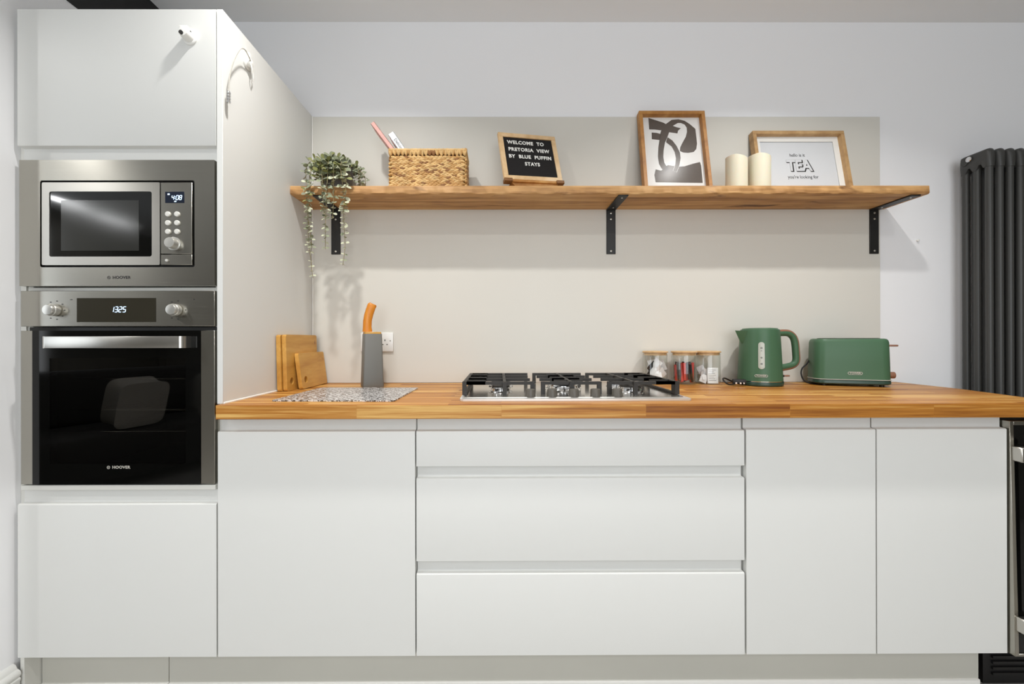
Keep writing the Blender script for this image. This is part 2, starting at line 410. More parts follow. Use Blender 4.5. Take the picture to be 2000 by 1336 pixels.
TX = .6  # local x offset
b = B(); b.box(.004, .02, .024, .59, .15, 2.111); b.box(.58, .598, .024, .59, .15, 2.111); b.box(.02, .58, .57, .59, .15, 2.111)
for z in (.15, .652, 1.257, 1.66, 2.093): b.box(.02, .58, .024, .57, z, z + .014)
b.box(.01, .59, .0225, .034, 1.262, 1.270)
b.build('carcass', 'carc', tall)
B().prism(lip_flip(2.111, 1.697, 1.657), -.001, .597, 'yz').build('door', 'cab', tall)
B().prism(lip_profile(.15, .614, .652), -.001, .597, 'yz').build('door', 'cab', tall)
# end panel standing on the worktop, its sealant bead, and the filler strip by the wall
p = B().box(.6, .618, 0, .59, .9155, 2.111, .0008).build('side_panel', 'cab', tall)
B().tube([(.6185, .002, .917), (.6185, .588, .917)], .0035, 6).build('sealant_bead', 'seal', p)
B().box(-.0145, .002, .02, .035, .13, 2.10).build('filler_strip', 'carc', tall)
B().box(.002, .0138, .004, .075, 0, .149).build('filler_leg', 'carc', tall)

# --- microwave
def rrect(x0, x1, z0, z1, r, n=4):
    pts = []
    for cx, cz, a0 in ((x1 - r, z1 - r, 0), (x0 + r, z1 - r, 90), (x0 + r, z0 + r, 180), (x1 - r, z0 + r, 270)):
        for k in range(n + 1):
            a = R(a0 + 90 * k / n); pts.append((cx + r * math.cos(a), cz + r * math.sin(a)))
    return pts
def framed(b, o, i, y0, y1):
    """flat ring between two loops with the same count"""
    n = len(o)
    for y in (y0, y1):
        vo = [b.bm.verts.new((x, y, z)) for x, z in o]; vi = [b.bm.verts.new((x, y, z)) for x, z in i]
        for k in range(n): b.bm.faces.new((vo[k], vo[(k + 1) % n], vi[(k + 1) % n], vi[k]))
        if y == y0: a_o, a_i = vo, vi
    for A, C in ((a_o, vo), (a_i, vi)):
        for k in range(n): b.bm.faces.new((A[k], A[(k + 1) % n], C[(k + 1) % n], C[k]))
X0 = -.6
mw = thing('microwave', 'built-in stainless steel microwave above the oven, clock showing 4:08', 'microwave', (-.3, 0, 1.273))
def L(x, z): return x + .3, z - 1.273
b = B()
ox0, oz0 = L(-.598, 1.2735); ox1, oz1 = L(-.008, 1.655)
ix0, iz0 = L(-.534, 1.331); ix1, iz1 = L(-.070, 1.592)
framed(b, rrect(ox0, ox1, oz0, oz1, .0015), rrect(ix0 - .001, ix1 + .001, iz0 - .001, iz1 + .001, .006), .002, .02)
b.build('trim_frame', 'steel', mw)
B().box(ix0, ix1, .012, .021, iz0, iz1).build('gap_shade', 'dark', mw, label='black shadow gap around the microwave door')  # black sheet stands in for the shade inside the door gap
B().box(-.27, .27, .022, .40, .004, .37).build('housing', 'carc', mw)
dx0, _ = L(-.5285, 0); dx1, _ = L(-.1725, 0)
wx0, wz0 = L(-.506, 1.362); wx1, wz1 = L(-.197, 1.559)
b = B(); framed(b, rrect(dx0, dx1, iz0 + .0055, iz1 - .0055, .004), rrect(wx0, wx1, wz0, wz1, .006), .0005, .011)
door = b.build('door', 'steel_soft', mw)
B().prism(rrect(wx0, wx1, wz0, wz1, .006), .0025, .009).build('window_glass', 'micro_glass', door)
B().box(wx0 + .034, wx1 - .040, .0018, .003, wz0 + .018, wz1 - .026).build('window_screen', 'micro_mesh', door)
cx0, _ = L(-.1705, 0); cx1, _ = L(-.0755, 0)
_, seam = L(0, 1.369)
b = B(); b.box(cx0, cx1, .0005, .011, seam + .0008, iz1 - .0055, .0012); b.box(cx0, cx1, .0005, .011, iz0 + .0055, seam - .0008, .0012)
cp = b.build('control_panel', 'steel', mw)
sx0, sz0 = L(-.156, 1.524); sx1, sz1 = L(-.0985, 1.558)
B().box(sx0, sx1, -.0004, .002, sz0, sz1, .0004).build('display', 'lcd', cp)
SEG = {'0': 'abcdef', '1': 'bc', '2': 'abged', '3': 'abgcd', '4': 'fgbc', '5': 'afgcd', '8': 'abcdefg'}
def seg7(b, txt, x, z, h, y, t=.12, gap=.78, sl=.18):
    w_ = h * .5
    for ch in txt:
        if ch == ':':
            for k in (.28, .68): b.box(x + sl * h * k - t * h * .5, x + sl * h * k + t * h * .5, y - .0003, y, z + h * k - t * h * .5, z + h * k + t * h * .5)
            x += h * .25; continue
        for sg in SEG[ch]:
            hx = {'a': (0, w_, h), 'g': (0, w_, h / 2), 'd': (0, w_, 0)}.get(sg)
            if hx: q = [(hx[0] + t * h * .3, hx[2] - t * h / 2), (hx[1] - t * h * .3, hx[2] - t * h / 2), (hx[1] - t * h * .3, hx[2] + t * h / 2), (hx[0] + t * h * .3, hx[2] + t * h / 2)]
            else:
                xx = 0 if sg in 'fe' else w_; z0_, z1_ = (h / 2, h) if sg in 'fb' else (0, h / 2)
                q = [(xx - t * h / 2, z0_ + t * h * .4), (xx + t * h / 2, z0_ + t * h * .4), (xx + t * h / 2, z1_ - t * h * .4), (xx - t * h / 2, z1_ - t * h * .4)]
            b.prism([(x + px + sl * pz, z + pz) for px, pz in q], y - .0003, y)
        x += h * gap
b = B(); tx, tz = L(-.1365, 1.5335); seg7(b, '4:08', tx, tz, .013, -.0005, .105, .76)
b.box(sx0 + .008, sx0 + .014, -.0008, -.0005, sz1 - .01, sz1 - .006); b.box(sx0 + .028, sx0 + .034, -.0008, -.0005, sz0 + .003, sz0 + .006)
b.build('digits', 'led', cp)
for zz in (1.490, 1.4635, 1.437):
    for xx in (-.147, -.1195):
        ax, az = L(xx, zz); B().lathe([(.0078, .0005), (.0078, -.0025), (.0068, -.0038), (.003, -.0042)], 20, (ax, 0, az), 'y').build('button', 'btn', cp)
ax, az = L(-.130, 1.4005)
b = B(); b.lathe([(.0205, .0005), (.0205, -.001), (.0185, -.0015)], 32, (ax, 0, az), 'y'); b.lathe([(.0165, 0), (.0160, -.016), (.0148, -.0185), (.004, -.0188)], 32, (ax, 0, az), 'y')
b.build('dial', 'knob', cp)
ax, az = L(-.1505, 1.350); B().lathe([(.0042, 0), (.004, -.003), (.002, -.004)], 16, (ax, 0, az), 'y').build('release_button', 'btn', cp)
def hoover(b, cx, cz, y, h):
    b.text('HOOVER', h * 1.35, (cx + h * .75, y, cz), depth=.0002, bold=.00035, space=1.08, sx=1.06)
    framed(b, [(cx - h * 3.6 + h * .55 * math.cos(a), cz + h * .55 * math.sin(a)) for a in [k * math.pi / 10 for k in range(20)]],
           [(cx - h * 3.6 + h * .38 * math.cos(a), cz + h * .38 * math.sin(a)) for a in [k * math.pi / 10 for k in range(20)]], y - .0002, y)
    b.box(cx - h * 3.8, cx - h * 3.45, y - .0002, y, cz - h * .12, cz + h * .12)
b = B(); ax, az = L(-.296, 1.2985); hoover(b, ax, az, .0018, .0088); b.build('logo', 'ink', mw)

# --- oven
ov = thing('oven', 'built-in electric oven with black glass door and steel bar handle', 'oven', (-.3, 0, .66))
def L(x, z): return x + .3, z - .66
b = B(); x0_, z0_ = L(-.593, 1.151); x1_, z1_ = L(-.008, 1.2585); b.box(x0_, x1_, 0.001, .02, z0_, z1_, .001)
cp = b.build('control_panel', 'steel', ov)
dx0_, dz0_ = L(-.423, 1.164); dx1_, dz1_ = L(-.185, 1.2365)
B().box(dx0_, dx1_, 0, .003, dz0_, dz1_, .0003).build('display', 'panel_glass', cp)
b = B(); tx, tz = L(-.3205, 1.194); seg7(b, '1325', tx, tz, .0158, -.0002, .1, .76); b.build('digits', 'led', cp)
for xx in (-.488, -.123):
    ax, az = L(xx, 1.2)
    k = B().lathe([(.0165, 0), (.0165, -.003), (.0182, -.004), (.0182, -.013), (.0172, -.015), (.0165, -.0155), (.016, -.021), (.0145, -.0235), (.006, -.0245)], 36, (ax, 0.001, az), 'y').build('knob', 'knob', cp)
    for a in range(7):
        if xx > -.3 and a in (2,): continue
        an = R(-30 + a * 40); rr = .028; B().box(ax + rr * math.sin(an) - .0022, ax + rr * math.sin(an) + .0022, .0004, .0012, az + rr * math.cos(an) - .0012, az + rr * math.cos(an) + .0012).build('dial_mark', 'ink', cp)
b = B(); ax, az = L(-.44, 1.232); b.box(ax - .003, ax + .003, .0004, .0012, az - .001, az + .001); b.build('dial_mark', 'ink', cp); b = B(); ax, az = L(-.07, 1.232); b.box(ax - .0015, ax + .0015, .0004, .0012, az - .0015, az + .0015); b.build('dial_mark', 'ink', cp)
# cavity, racks
b = B(); q0, r0 = L(-.575, .672); q1, r1 = L(-.03, 1.15)
b.box(q0, q1, .06, .5, r0 - .004, r0); b.box(q0, q1, .03, .5, r1 - .01, r1 - .004); b.box(q0, q0 + .03, .03, .5, r0, r1 - .004); b.box(q1 - .03, q1, .03, .5, r0, r1 - .004); b.box(q0, q1, .48, .5, r0, r1)
b.box(-.29, .29, .022, .03, r1 - .012, r1 - .001)
b.build('cavity', 'cavity', ov)
for zz in (.985, .885, .815):
    b = B(); a0, az = L(-.53, zz); a1, _ = L(-.075, 0)
    b.cyl((a0, .08, az), (a1, .08, az), .003, seg=8); b.cyl((a0, .44, az), (a1, .44, az), .003, seg=8)
    for k in range(17): xk = a0 + (a1 - a0) * (k + .5) / 17; b.cyl((xk, .08, az + .001), (xk, .44, az + .001), .0014, seg=6)
    b.build('rack', 'chrome', ov)
b = B(); s0, s_b = L(-.593, .6735); s1, s_t = L(-.008, 1.138); g0, _ = L(-.557, 0); g1, _ = L(-.05, 0)
wd0, wb = L(-.505, .735); wd1, wt = L(-.095, 1.055)
b.box(g0, wd0, .0, .022, s_b, s_t); b.box(wd1, g1, .0, .022, s_b, s_t); b.box(wd0, wd1, .0, .022, s_b, wb); b.box(wd0, wd1, .0, .022, wt, s_t)
dr = b.build('door', 'oven_glass', ov)
for a0, a1 in ((s0, g0), (g1, s1)): B().box(a0, a1, .001, .024, s_b, s_t, .001).build('side_trim', 'steel', dr)
B().box(wd0, wd1, .0, .003, wb, wt).build('window_glass', 'smoke', dr)
h0, hz0 = L(-.497, 1.0855); h1, hz1 = L(-.078, 1.1205)
b = B(); b.box(h0 + .012, h1 - .012, -.034, -.028, hz0, hz1, .002, 2)
for sg, hx in ((1, h0), (-1, h1)):
    b.ring_loft([[Vector((hx + sg * px, py, zz)) for zz in (hz0, hz1) for (px, py) in ((0, 0),)][:0] or [Vector((hx + sg * (.014 - .014 * math.sin(a)), -.020 - .014 * math.cos(a), hz0)), Vector((hx + sg * (.014 - .014 * math.sin(a)), -.020 - .014 * math.cos(a), hz1)),
                 Vector((hx + sg * (.014 - .008 * math.sin(a)), -.020 - .008 * math.cos(a), hz1)), Vector((hx + sg * (.014 - .008 * math.sin(a)), -.020 - .008 * math.cos(a), hz0))] for a in [R(k * 15) for k in range(7)]])
    b.box(min(hx, hx + sg * .006), max(hx, hx + sg * .006), -.021, .0005, hz0, hz1)
b.build('handle', 'steel_soft', dr)
b = B(); ax, az = L(-.296, .7245); hoover(b, ax, az, -.0001, .0088); b.build('logo', 'logo_light', dr)
B().box(s0 - .004, s1, .004, .022, s_b - .019, s_b - .004, .001).build('vent_strip', 'carc', ov)

# ------------------------------------------------------------------ base cabinets
def base_cabinet(x0, width, label, fronts, group):
    t = thing('base_cabinet', label, 'cabinet', (x0, 0, 0), group=group)
    w_ = width
    b = B(); b.box(.001, .018, .024, .57, .15, .868); b.box(w_ - .018, w_ - .001, .024, .57, .15, .868); b.box(.018, w_ - .018, .024, .57, .15, .168); b.box(.018, w_ - .018, .55, .57, .168, .868)
    b.box(.018, w_ - .018, .024, .1, .85, .868)
    b.build('carcass', 'carc', t)
    for nm, zb, zt, top in fronts:
        B().prism(lip_profile(zb, zt, top), .002, w_ - .002, 'yz').build(nm, 'cab', t)
    return t
base_cabinet(0, .6, 'wide white single-door base cabinet right beside the oven tower', [('door', .15, .832, .871)], 'white base cabinets')
base_cabinet(.6, 1.0, 'white base cabinet with three wide drawers under the gas hob', [('drawer', .724, .832, .871), ('drawer', .4365, .688, .7235), ('drawer', .15, .399, .436)], 'white base cabinets')
base_cabinet(1.602, .398, 'narrow white one-door base cabinet directly right of the wide drawers', [('door', .15, .8345, .871)], 'white base cabinets')
base_cabinet(2.0, .401, 'narrow white one-door base cabinet beside the black glass cooler', [('door', .15, .8355, .871)], 'white base cabinets')
tag(B().box(-.5838, -.1875, .05, .066, .0335, .149, .0006).build('plinth_board', 'plinth'), 'short pale plinth board under the oven tower', 'plinth')
b = B(); b.box(-.1855, 2.37, .05, .066, .0335, .149, .0006)
pl = tag(b.build('plinth_board', 'plinth'), 'long pale plinth board under the base cabinets', 'plinth')
B().box(-.1855, 2.37, .044, .066, 0, .0335, .002).build('sealing_strip', 'seal', pl)
B().box(-.5838, -.1875, .044, .066, 0, .0335, .002).build('sealing_strip', 'seal', bpy.data.objects['plinth_board'])

# worktop
b = B()
poly = [(.012, -.025), (2.572, -.025), (2.585, .1), (2.633, .34), (2.637, .592), (.019, .592), (.019, .0), (.012, .0)]
t = bmesh.new(); vs = [t.verts.new((x, y, .873)) for x, y in poly]; f = t.faces.new(vs)
r_ = bmesh.ops.extrude_face_region(t, geom=[f]); bmesh.ops.translate(t, vec=(0, 0, .042), verts=[v for v in r_['geom'] if isinstance(v, bmesh.types.BMVert)])
bmesh.ops.recalc_face_normals(t, faces=t.faces)
bmesh.ops.bevel(t, geom=[e for e in t.edges if abs(e.verts[0].co.y + .025) < 1e-5 and abs(e.verts[1].co.y + .025) < 1e-5], offset=.0018, segments=2, affect='EDGES')
b.merge(t)
tag(b.build('worktop', 'worktop'), 'long oiled oak block worktop running over the white base cabinets', 'worktop')

# ------------------------------------------------------------------ slim black glass cooler at the right end
ck = thing('drinks_cooler', 'black glass-fronted appliance with metal handle under the worktop end', 'appliance', (2.4035, 0, 0))
B().box(.006, .158, .03, .55, .15, .865).build('cabinet', 'black', ck)
b = B(); b.box(.004, .152, .07, .09, .0, .149)
for k in range(6): b.box(.03, .152, .064, .072, .03 + k * .018, .038 + k * .018)
b.build('louvre_plinth', 'black', ck)
Mt = Matrix.Translation((0, 0, .15)) @ Matrix.Rotation(R(-1.0), 4, 'X') @ Matrix.Translation((0, 0, -.15))
b = B(); T = .155
for (a0, a1, c0, c1) in ((.0, .012, .152, .858), (T - .012, T, .152, .858), (.012, T - .012, .152, .160), (.012, T - .012, .846, .858)):
    b.box(a0, a1, -.016, .022, c0, c1, .0008, M=Mt)
dr = b.build('door', 'steel', ck)
B().box(.012, T - .012, -.013, .01, .16, .846, M=Mt).build('door_glass', 'oven_glass', dr)
b = B()
for zz in (.76, .25):
    b.box(.004, .060, -.040, -.013, zz - .022, zz + .022, .003, M=Mt)
b.box(.040, .058, -.056, -.034, .2, .8, .004, M=Mt)
b.build('handle', 'steel_soft', dr)

# ------------------------------------------------------------------ gas hob
hob = thing('gas_hob', 'five-burner gas hob with black cast iron grates set in the oak worktop', 'hob', (1.095, .29, .915))
def hx(x): return x - 1.095
def hy(y): return y - .29
B().prism(rrect(-.366, .366, -.248, .235, .012), 0.0005, .007, 'xy').build('hob_base', 'rim', hob)
B().prism(rrect(-.355, .355, -.215, .225, .01), .007, .0085, 'xy').build('burner_tray', 'hobglass', hob)
def bar(b, x0, y0, x1, y1, z0=.043, z1=.053, w_=.005):
    d = Vector((x1 - x0, y1 - y0, 0)); n = Vector((-d.y, d.x, 0)).normalized() * w_
    q = [Vector((x0, y0, 0)) + n, Vector((x1, y1, 0)) + n, Vector((x1, y1, 0)) - n, Vector((x0, y0, 0)) - n]
    for pair in ((z0, z1),):
        lo = [b.bm.verts.new((p.x, p.y, z0)) for p in q]; hi = [b.bm.verts.new((p.x * 1, p.y, z1)) for p in q]
        b.bm.faces.new(lo); b.bm.faces.new(hi)
        for i in range(4): b.bm.faces.new((lo[i], lo[(i + 1) % 4], hi[(i + 1) % 4], hi[i]))
def grate(x0, x1, cxs, burners, side=None):
    """cast grate: outer rails front and back, cross bars, fore-aft spine, legs"""
    b = B(); ya, yb = hy(.125), hy(.47)
    xa, xb = hx(x0), hx(x1); xc = hx(cxs)
    for yy in (ya, ya + .115, ya + .23, yb): bar(b, xa, yy, xb, yy)
    bar(b, xc, ya - .012, xc, yb)
    for xx in (xa, xb):
        for yy in (ya, yb): b.box(xx - .007, xx + .007, yy - .006, yy + .006, .0095, .053)
    if side:
        xs = xa if side < 0 else xb
        b.box(xs - .006, xs + .006, ya, yb, .040, .053)
        b.box(xs - .005, xs + .005, ya, ya + .03, .012, .05); b.box(xs - .005, xs + .005, yb - .03, yb, .012, .05)
        b.prism([(ya, .0095), (yb, .0095), (yb, .016), (ya, .016)], xs - .006, xs + .006, 'yz')
        for k in range(7):
            yy = ya + (yb - ya) * k / 6; bar(b, xs, yy, xs - side * .07, yy)
    else:
        for k in range(1, 6):
            yy = ya + (yb - ya) * k / 6; bar(b, xc - .05, yy, xc + .05, yy)
    b.box(xc - .0065, xc + .0065, ya - .017, ya - .005, .0095, .052)
    return b.build('grate', 'cast', hob)
grate(.738, .965, .872, None, -1); grate(1.0, 1.188, 1.094, None); grate(1.222, 1.447, 1.305, None, 1)
for bx, by, br_ in ((.86, .215, .034), (.86, .39, .04), (1.094, .31, .058), (1.32, .215, .04), (1.32, .39, .032)):
    b = B(); b.lathe([(br_ * 1.25, .0085), (br_ * 1.2, .0125), (br_, .0135), (br_ * .95, .021), (br_ * 1.02, .0225), (br_ * .99, .0255)], 28, (hx(bx), hy(by), 0))
    bn = b.build('burner', 'chrome', hob)
    b = B(); b.lathe([(br_ * .92, .0255), (br_ * .92, .0315), (br_ * .8, .0335), (br_ * .1, .034)], 28, (hx(bx), hy(by), 0)); b.build('burner_cap', 'cast', bn)
for k in range(5):
    xx = hx(.955 + .0705 * k); yy = hy(.087)
    b = B(); b.lathe([(.0175, .0075), (.0175, .010)], 24, (xx, yy, 0))
    prof_ = []
    for h_, r_ in ((.010, .0158), (.030, .0152), (.033, .0135)):
        prof_.append([Vector((xx + r_ * (1 + (.05 if i % 2 else 0)) * math.cos(2 * math.pi * i / 32), yy + r_ * (1 + (.05 if i % 2 else 0)) * math.sin(2 * math.pi * i / 32), h_)) for i in range(32)])
    b.ring_loft(prof_, smooth=False)
    b.build('control_knob', 'knobblack', hob)

# ------------------------------------------------------------------ shelf on brackets
SZ0, SZ1 = 1.692, 1.726
b = B()
nx = 160; rs = random.Random(3)
def wob(i, s_): return .0009 * math.sin(i * .37 + s_) + .0008 * math.sin(i * 1.13 + 2 * s_) + rs.uniform(-.0005, .0005)
rings = []
for i in range(nx + 1):
    x = .0185 + (2.587 - .0185) * i / nx; a = wob(i, 1); c = wob(i, 2); d = wob(i, 4)
    rings.append([Vector((x, .592, SZ0)), Vector((x, .592, SZ1)), Vector((x, .3995, SZ1)), Vector((x, .3975 + a * .5, SZ1 - .002)), Vector((x, .3965 + c, SZ0 + .004 + abs(d))), Vector((x, .3995 + a, SZ0 + .0008 + d * .6)), Vector((x, .403, SZ0))])
b.ring_loft(rings, smooth=False)
tag(b.build('wall_shelf', 'shelf'), 'long rough-sawn knotty wooden shelf on black brackets above the worktop', 'shelf')
def bracket(x, label):
    t = thing('shelf_bracket', label, 'bracket', (x, .592, SZ0), group='black metal shelf brackets')
    b = B(); b.box(-.0205, .0205, -.005, 0, -.201, 0, .0012); b.box(-.0205, .0205, -.188, 0, -.0055, -.0005, .0012)
    b.build('angle_iron', 'bracket', t)
    for z in (-.018, -.045, -.188): B().lathe([(.0045, 0), (.0042, -.0018), (.002, -.0026)], 14, (0, -.005, z), 'y').build('screw', 'screw', t)
    for y in (-.04, -.165): B().lathe([(.0042, 0), (.004, -.0014), (.002, -.002)], 14, (0, y, -.0055), 'z').build('screw', 'screw', t)
    return t
bracket(.125, 'black shelf bracket half hidden behind the hanging plant')
bracket(1.357, 'black shelf bracket near the middle of the wooden shelf')
bracket(2.541, 'black shelf bracket at the right end of the wooden shelf')

# ------------------------------------------------------------------ column radiator
rad = thing('column_radiator', 'tall anthracite column radiator on the wall right of the worktop', 'radiator', (2.905, .503, .16))
for k in range(9):
    x = k * .0428; b = B(); H = 1.745
    for yy in (-.042, 0, .042): b.cyl((x, yy, .03), (x, yy, H - .03), .0125, seg=14)
    for z0_, s_ in ((H, -1), (0, 1)):
        # header: a rounded loaf joining the three tubes, narrowing into them
        rg = []
        for q in range(15):
            yy = -.056 + .112 * q / 14; e_ = min(1, (.056 - abs(yy)) / .014); rise = .014 * (1 - math.sqrt(max(0, 1 - (1 - e_) ** 2)))
            hw = .0172 * (.55 + .45 * math.sqrt(max(0, 1 - (1 - e_) ** 2)))
            dn = .078 if abs(yy) > .03 or abs(yy) < .012 else .060
            loop = [(hw * math.cos(R(t_)), rise + .012 - .012 * math.sin(R(t_))) for t_ in range(0, 181, 20)]
            loop += [(-hw, .050), (-hw * .74, dn), (hw * .74, dn), (hw, .050)]
            rg.append([Vector((x + px, yy, z0_ + s_ * pz)) for px, pz in loop])
        b.ring_loft(rg)
        b.cyl((x - .0215, .03, z0_ + s_ * .033), (x + .0215, .03, z0_ + s_ * .033), .012, seg=16)
    b.build('column', 'radiator', rad, sharp=62)
B().lathe([(.011, 0), (.011, -.005), (.008, -.0065), (.003, -.005)], 18, (-.019, .012, 1.722), 'x').build('air_vent', 'chrome', rad)
b = B(); b.cyl((.17, .04, 1.60), (.17, .09, 1.60), .012); b.cyl((.17, .084, 1.60), (.17, .09, 1.60), .022); 
b.build('wall_mount', 'radiator', rad)
B().cyl((.02, .04, .2), (.02, .09, .2), .012).build('wall_mount', 'radiator', rad)

# ------------------------------------------------------------------ things on the worktop
WT = .9153
def chop(name, label, y0, y1, h, th, xb, xt, text, grp):
    """board standing on its long edge and leaning on the tall cabinet's end panel: xb/xt outer face at bottom/top"""
    lean = math.atan2(xb - xt, h)
    t = thing('chopping_board', label, 'chopping board', (xb, (y0 + y1) / 2, WT), (0, -lean, 0), group=grp)
    Lh = (y1 - y0) / 2
    b = B(); tt = bmesh.new()
    o_ = rrect(-Lh, Lh, th * math.sin(lean), h, .010, 5)
    # face ring: outer 24 points paired with the 24 of the finger hole
    N = len(o_)
    hp = [(-Lh + .037 + .013 * math.cos(2 * math.pi * (k - 2.5) / N), .036 + .0135 * math.sin(2 * math.pi * (k - 2.5) / N)) for k in range(N)]
    loops = []
    for x in (0, -th):
        vo = [b.bm.verts.new((x, y, z)) for y, z in o_]; vi = [b.bm.verts.new((x, y, z)) for y, z in hp]; loops.append((vo, vi))
        ed = [b.bm.edges.new((v[k], v[(k + 1) % N])) for v in (vo, vi) for k in range(N)]
        bmesh.ops.triangle_fill(b.bm, edges=ed, use_beauty=True)
    for j in (0, 1):
        A, C = loops[0][j], loops[1][j]
        for k in range(N): b.bm.faces.new((A[k], A[(k + 1) % N], C[(k + 1) % N], C[k]))
    o = b.build('board', 'bamboo', t)
    bv = o.modifiers.new('soft_edges', 'BEVEL'); bv.width = .0018; bv.segments = 2; bv.limit_method = 'ANGLE'
    b = B(); b.text(text, .012, (.0003, Lh - .018, h - .03), right=(0, 0, -1), upd=(0, 1, 0), depth=.0002); b.build('burnt_mark', 'copper', t)
    return t
chop('a', 'large bamboo chopping board pressed flat against the tall white panel', .287, .545, .213, .0155, .0415, .0365, '180', 'upright bamboo chopping boards')
chop('b', 'large bamboo chopping board standing between its twin and the small board', .295, .553, .214, .015, .0595, .0535, '180', 'upright bamboo chopping boards')
chop('c', 'small bamboo chopping board leaning in front of the two large ones', .352, .580, .143, .0155, .0905, .0715, '17', 'upright bamboo chopping boards')

# worktop saver
sv = tag(B().prism(rrect(-.195, .195, -.170, .170, .01), 0, .004, 'xy').build('worktop_saver', 'twill', None, (.335, .213, WT), (0, 0, R(-1.5))), 'silvery patterned glass worktop saver lying before the knife block', 'worktop saver')

# knife block
kb = thing('knife_block', 'tapering slate grey knife block standing behind the worktop saver', 'knife block', (.331, .445, WT), (0, 0, R(26)))
b = B()
def rr3(hw, hd, r, z):
    return [Vector((x, y, z)) for x, y in rrect(-hw, hw, -hd, hd, r, 4)]
b.ring_loft([rr3(.0405, .038, .008, 0), rr3(.0415, .039, .008, .004), rr3(.035, .032, .008, .216), rr3(.034, .031, .008, .2175)])
b.build('shell', 'block', kb)
b = B(); b.ring_loft([rr3(.033, .030, .007, .2176), rr3(.033, .030, .007, .2245), rr3(.032, .029, .007, .2255)]); b.build('top_plate', 'bamboo', kb)
kn = thing('kitchen_knife', 'kitchen knife with curved orange wood handle stuck in the grey block', 'knife', (.325, .440, WT + .2262), (0, 0, R(12)))
b = B()
hp = [(-.014, .0, 0), (-.0145, 0, .02), (-.013, 0, .045), (-.009, 0, .07), (-.002, 0, .095), (.003, 0, .108), (.0045, 0, .114), (.0055, 0, .117)]
rings = []
for (px, py, pz), (wl, wr, dd) in zip(hp, ((.014, .019, .010), (.0125, .0165, .011), (.013, .0165, .0115), (.013, .018, .0115), (.0125, .019, .011), (.012, .0185, .0105), (.010, .016, .009), (.005, .008, .005))):
    rings.append([Vector((px + 1.18 * (wr if math.cos(a) > 0 else wl) * math.cos(a), py + dd * math.sin(a), pz + (-.004 * math.cos(a) if pz > .1 else 0))) for a in [2 * math.pi * k / 20 for k in range(20)]])
b.ring_loft(rings); b.build('handle', 'handlewood', kn)
b = B(); b.box(-.010, .012, -.001, .001, -.0008, -.0); b.build('blade', 'chrome', kn)

# sockets
def socket(x, label):
    t = thing('wall_socket', label, 'socket', (x, .592, 1.0985), group='white double sockets')
    b = B(); b.box(-.073, .073, -.009, 0, -.043, .043, .004, 2); pl_ = b.build('plate', 'socket', t)
    for c in (-.036, .036):
        for q in ((c - .002, c + .002, .004, .012), (c - .0125, c - .0065, -.013, -.009), (c + .0065, c + .0125, -.013, -.009)):
            B().box(q[0], q[1], -.0093, -.0085, q[2], q[3]).build('pin_hole', 'ink', t)
    for c in (-.02, .02): B().box(c - .004, c + .004, -.0125, -.0085, .008, .022, .0012).build('switch', 'socket', t)
    for c in (-.06, .06): B().lathe([(.0028, 0), (.0026, -.001), (.001, -.0012)], 12, (c, -.009, 0.006), 'y').build('screw', 'screw', t)
    return t
socket(.309, 'white double socket on the splash panel behind the knife block')
socket(2.003, 'white double socket mostly hidden behind the green kettle')

# glass jars with bamboo lids
def jar(x, y, label, r=.0505, h=.1345):
    t = thing('glass_jar', label, 'jar', (x, y, WT), group='glass jars with bamboo lids')
    b = B(); b.lathe([(r - .006, .001), (r - .001, .004), (r, .010), (r, h - .006), (r - .002, h)], 40, caps=False)
    b.bm.faces.new([b.bm.verts.new(Vector(((r - .006) * math.cos(2 * math.pi * k / 40), (r - .006) * math.sin(2 * math.pi * k / 40), .001))) for k in range(40)])
    b.build('glass_body', 'jarglass', t)
    b = B(); b.lathe([(r - .004, h - .010), (r - .004, h + .0005), (r + .0015, h + .0008), (r + .0022, h + .002), (r + .0022, h + .0065), (r, h + .008), (.01, h + .0085)], 40); b.build('lid', 'pine', t)
    return t
JX = [(1.532, .532), (1.652, .520), (1.759, .530)]
jar(*JX[0], 'left jar of white sachets, half hidden by the hob grate')
jar(*JX[1], 'middle jar packed with red, grey and black stick sachets')
jar(*JX[2], 'right jar with a white labelled packet, nearest the kettle')
def sachet(name, x, y, z, w_, h, rot, m, label, grp, th=.004):
    b = B(); nxx, nzz = 4, 4
    g = {}
    for s_ in (-1, 1):
        for i in range(nxx + 1):
            for k in range(nzz + 1):
                u, v = i / nxx, k / nzz; puff = math.sin(math.pi * u) * math.sin(math.pi * v)
                g[s_, i, k] = b.bm.verts.new(((u - .5) * w_, s_ * (.0003 + th * puff) + rnd.uniform(-.0008, .0008), (v - .5) * h))
    for s_ in (-1, 1):
        for i in range(nxx):
            for k in range(nzz): b.bm.faces.new((g[s_, i, k], g[s_, i + 1, k], g[s_, i + 1, k + 1], g[s_, i, k + 1]))
    for i in range(nxx):
        for k in (0, nzz): b.bm.faces.new((g[-1, i, k], g[-1, i + 1, k], g[1, i + 1, k], g[1, i, k]))
    for k in range(nzz):
        for i in (0, nxx): b.bm.faces.new((g[-1, i, k], g[-1, i, k + 1], g[1, i, k + 1], g[1, i, k]))
    o = b.build(name, m, None, (x, y, z), rot); tag(o, label, 'sachet', grp); return o
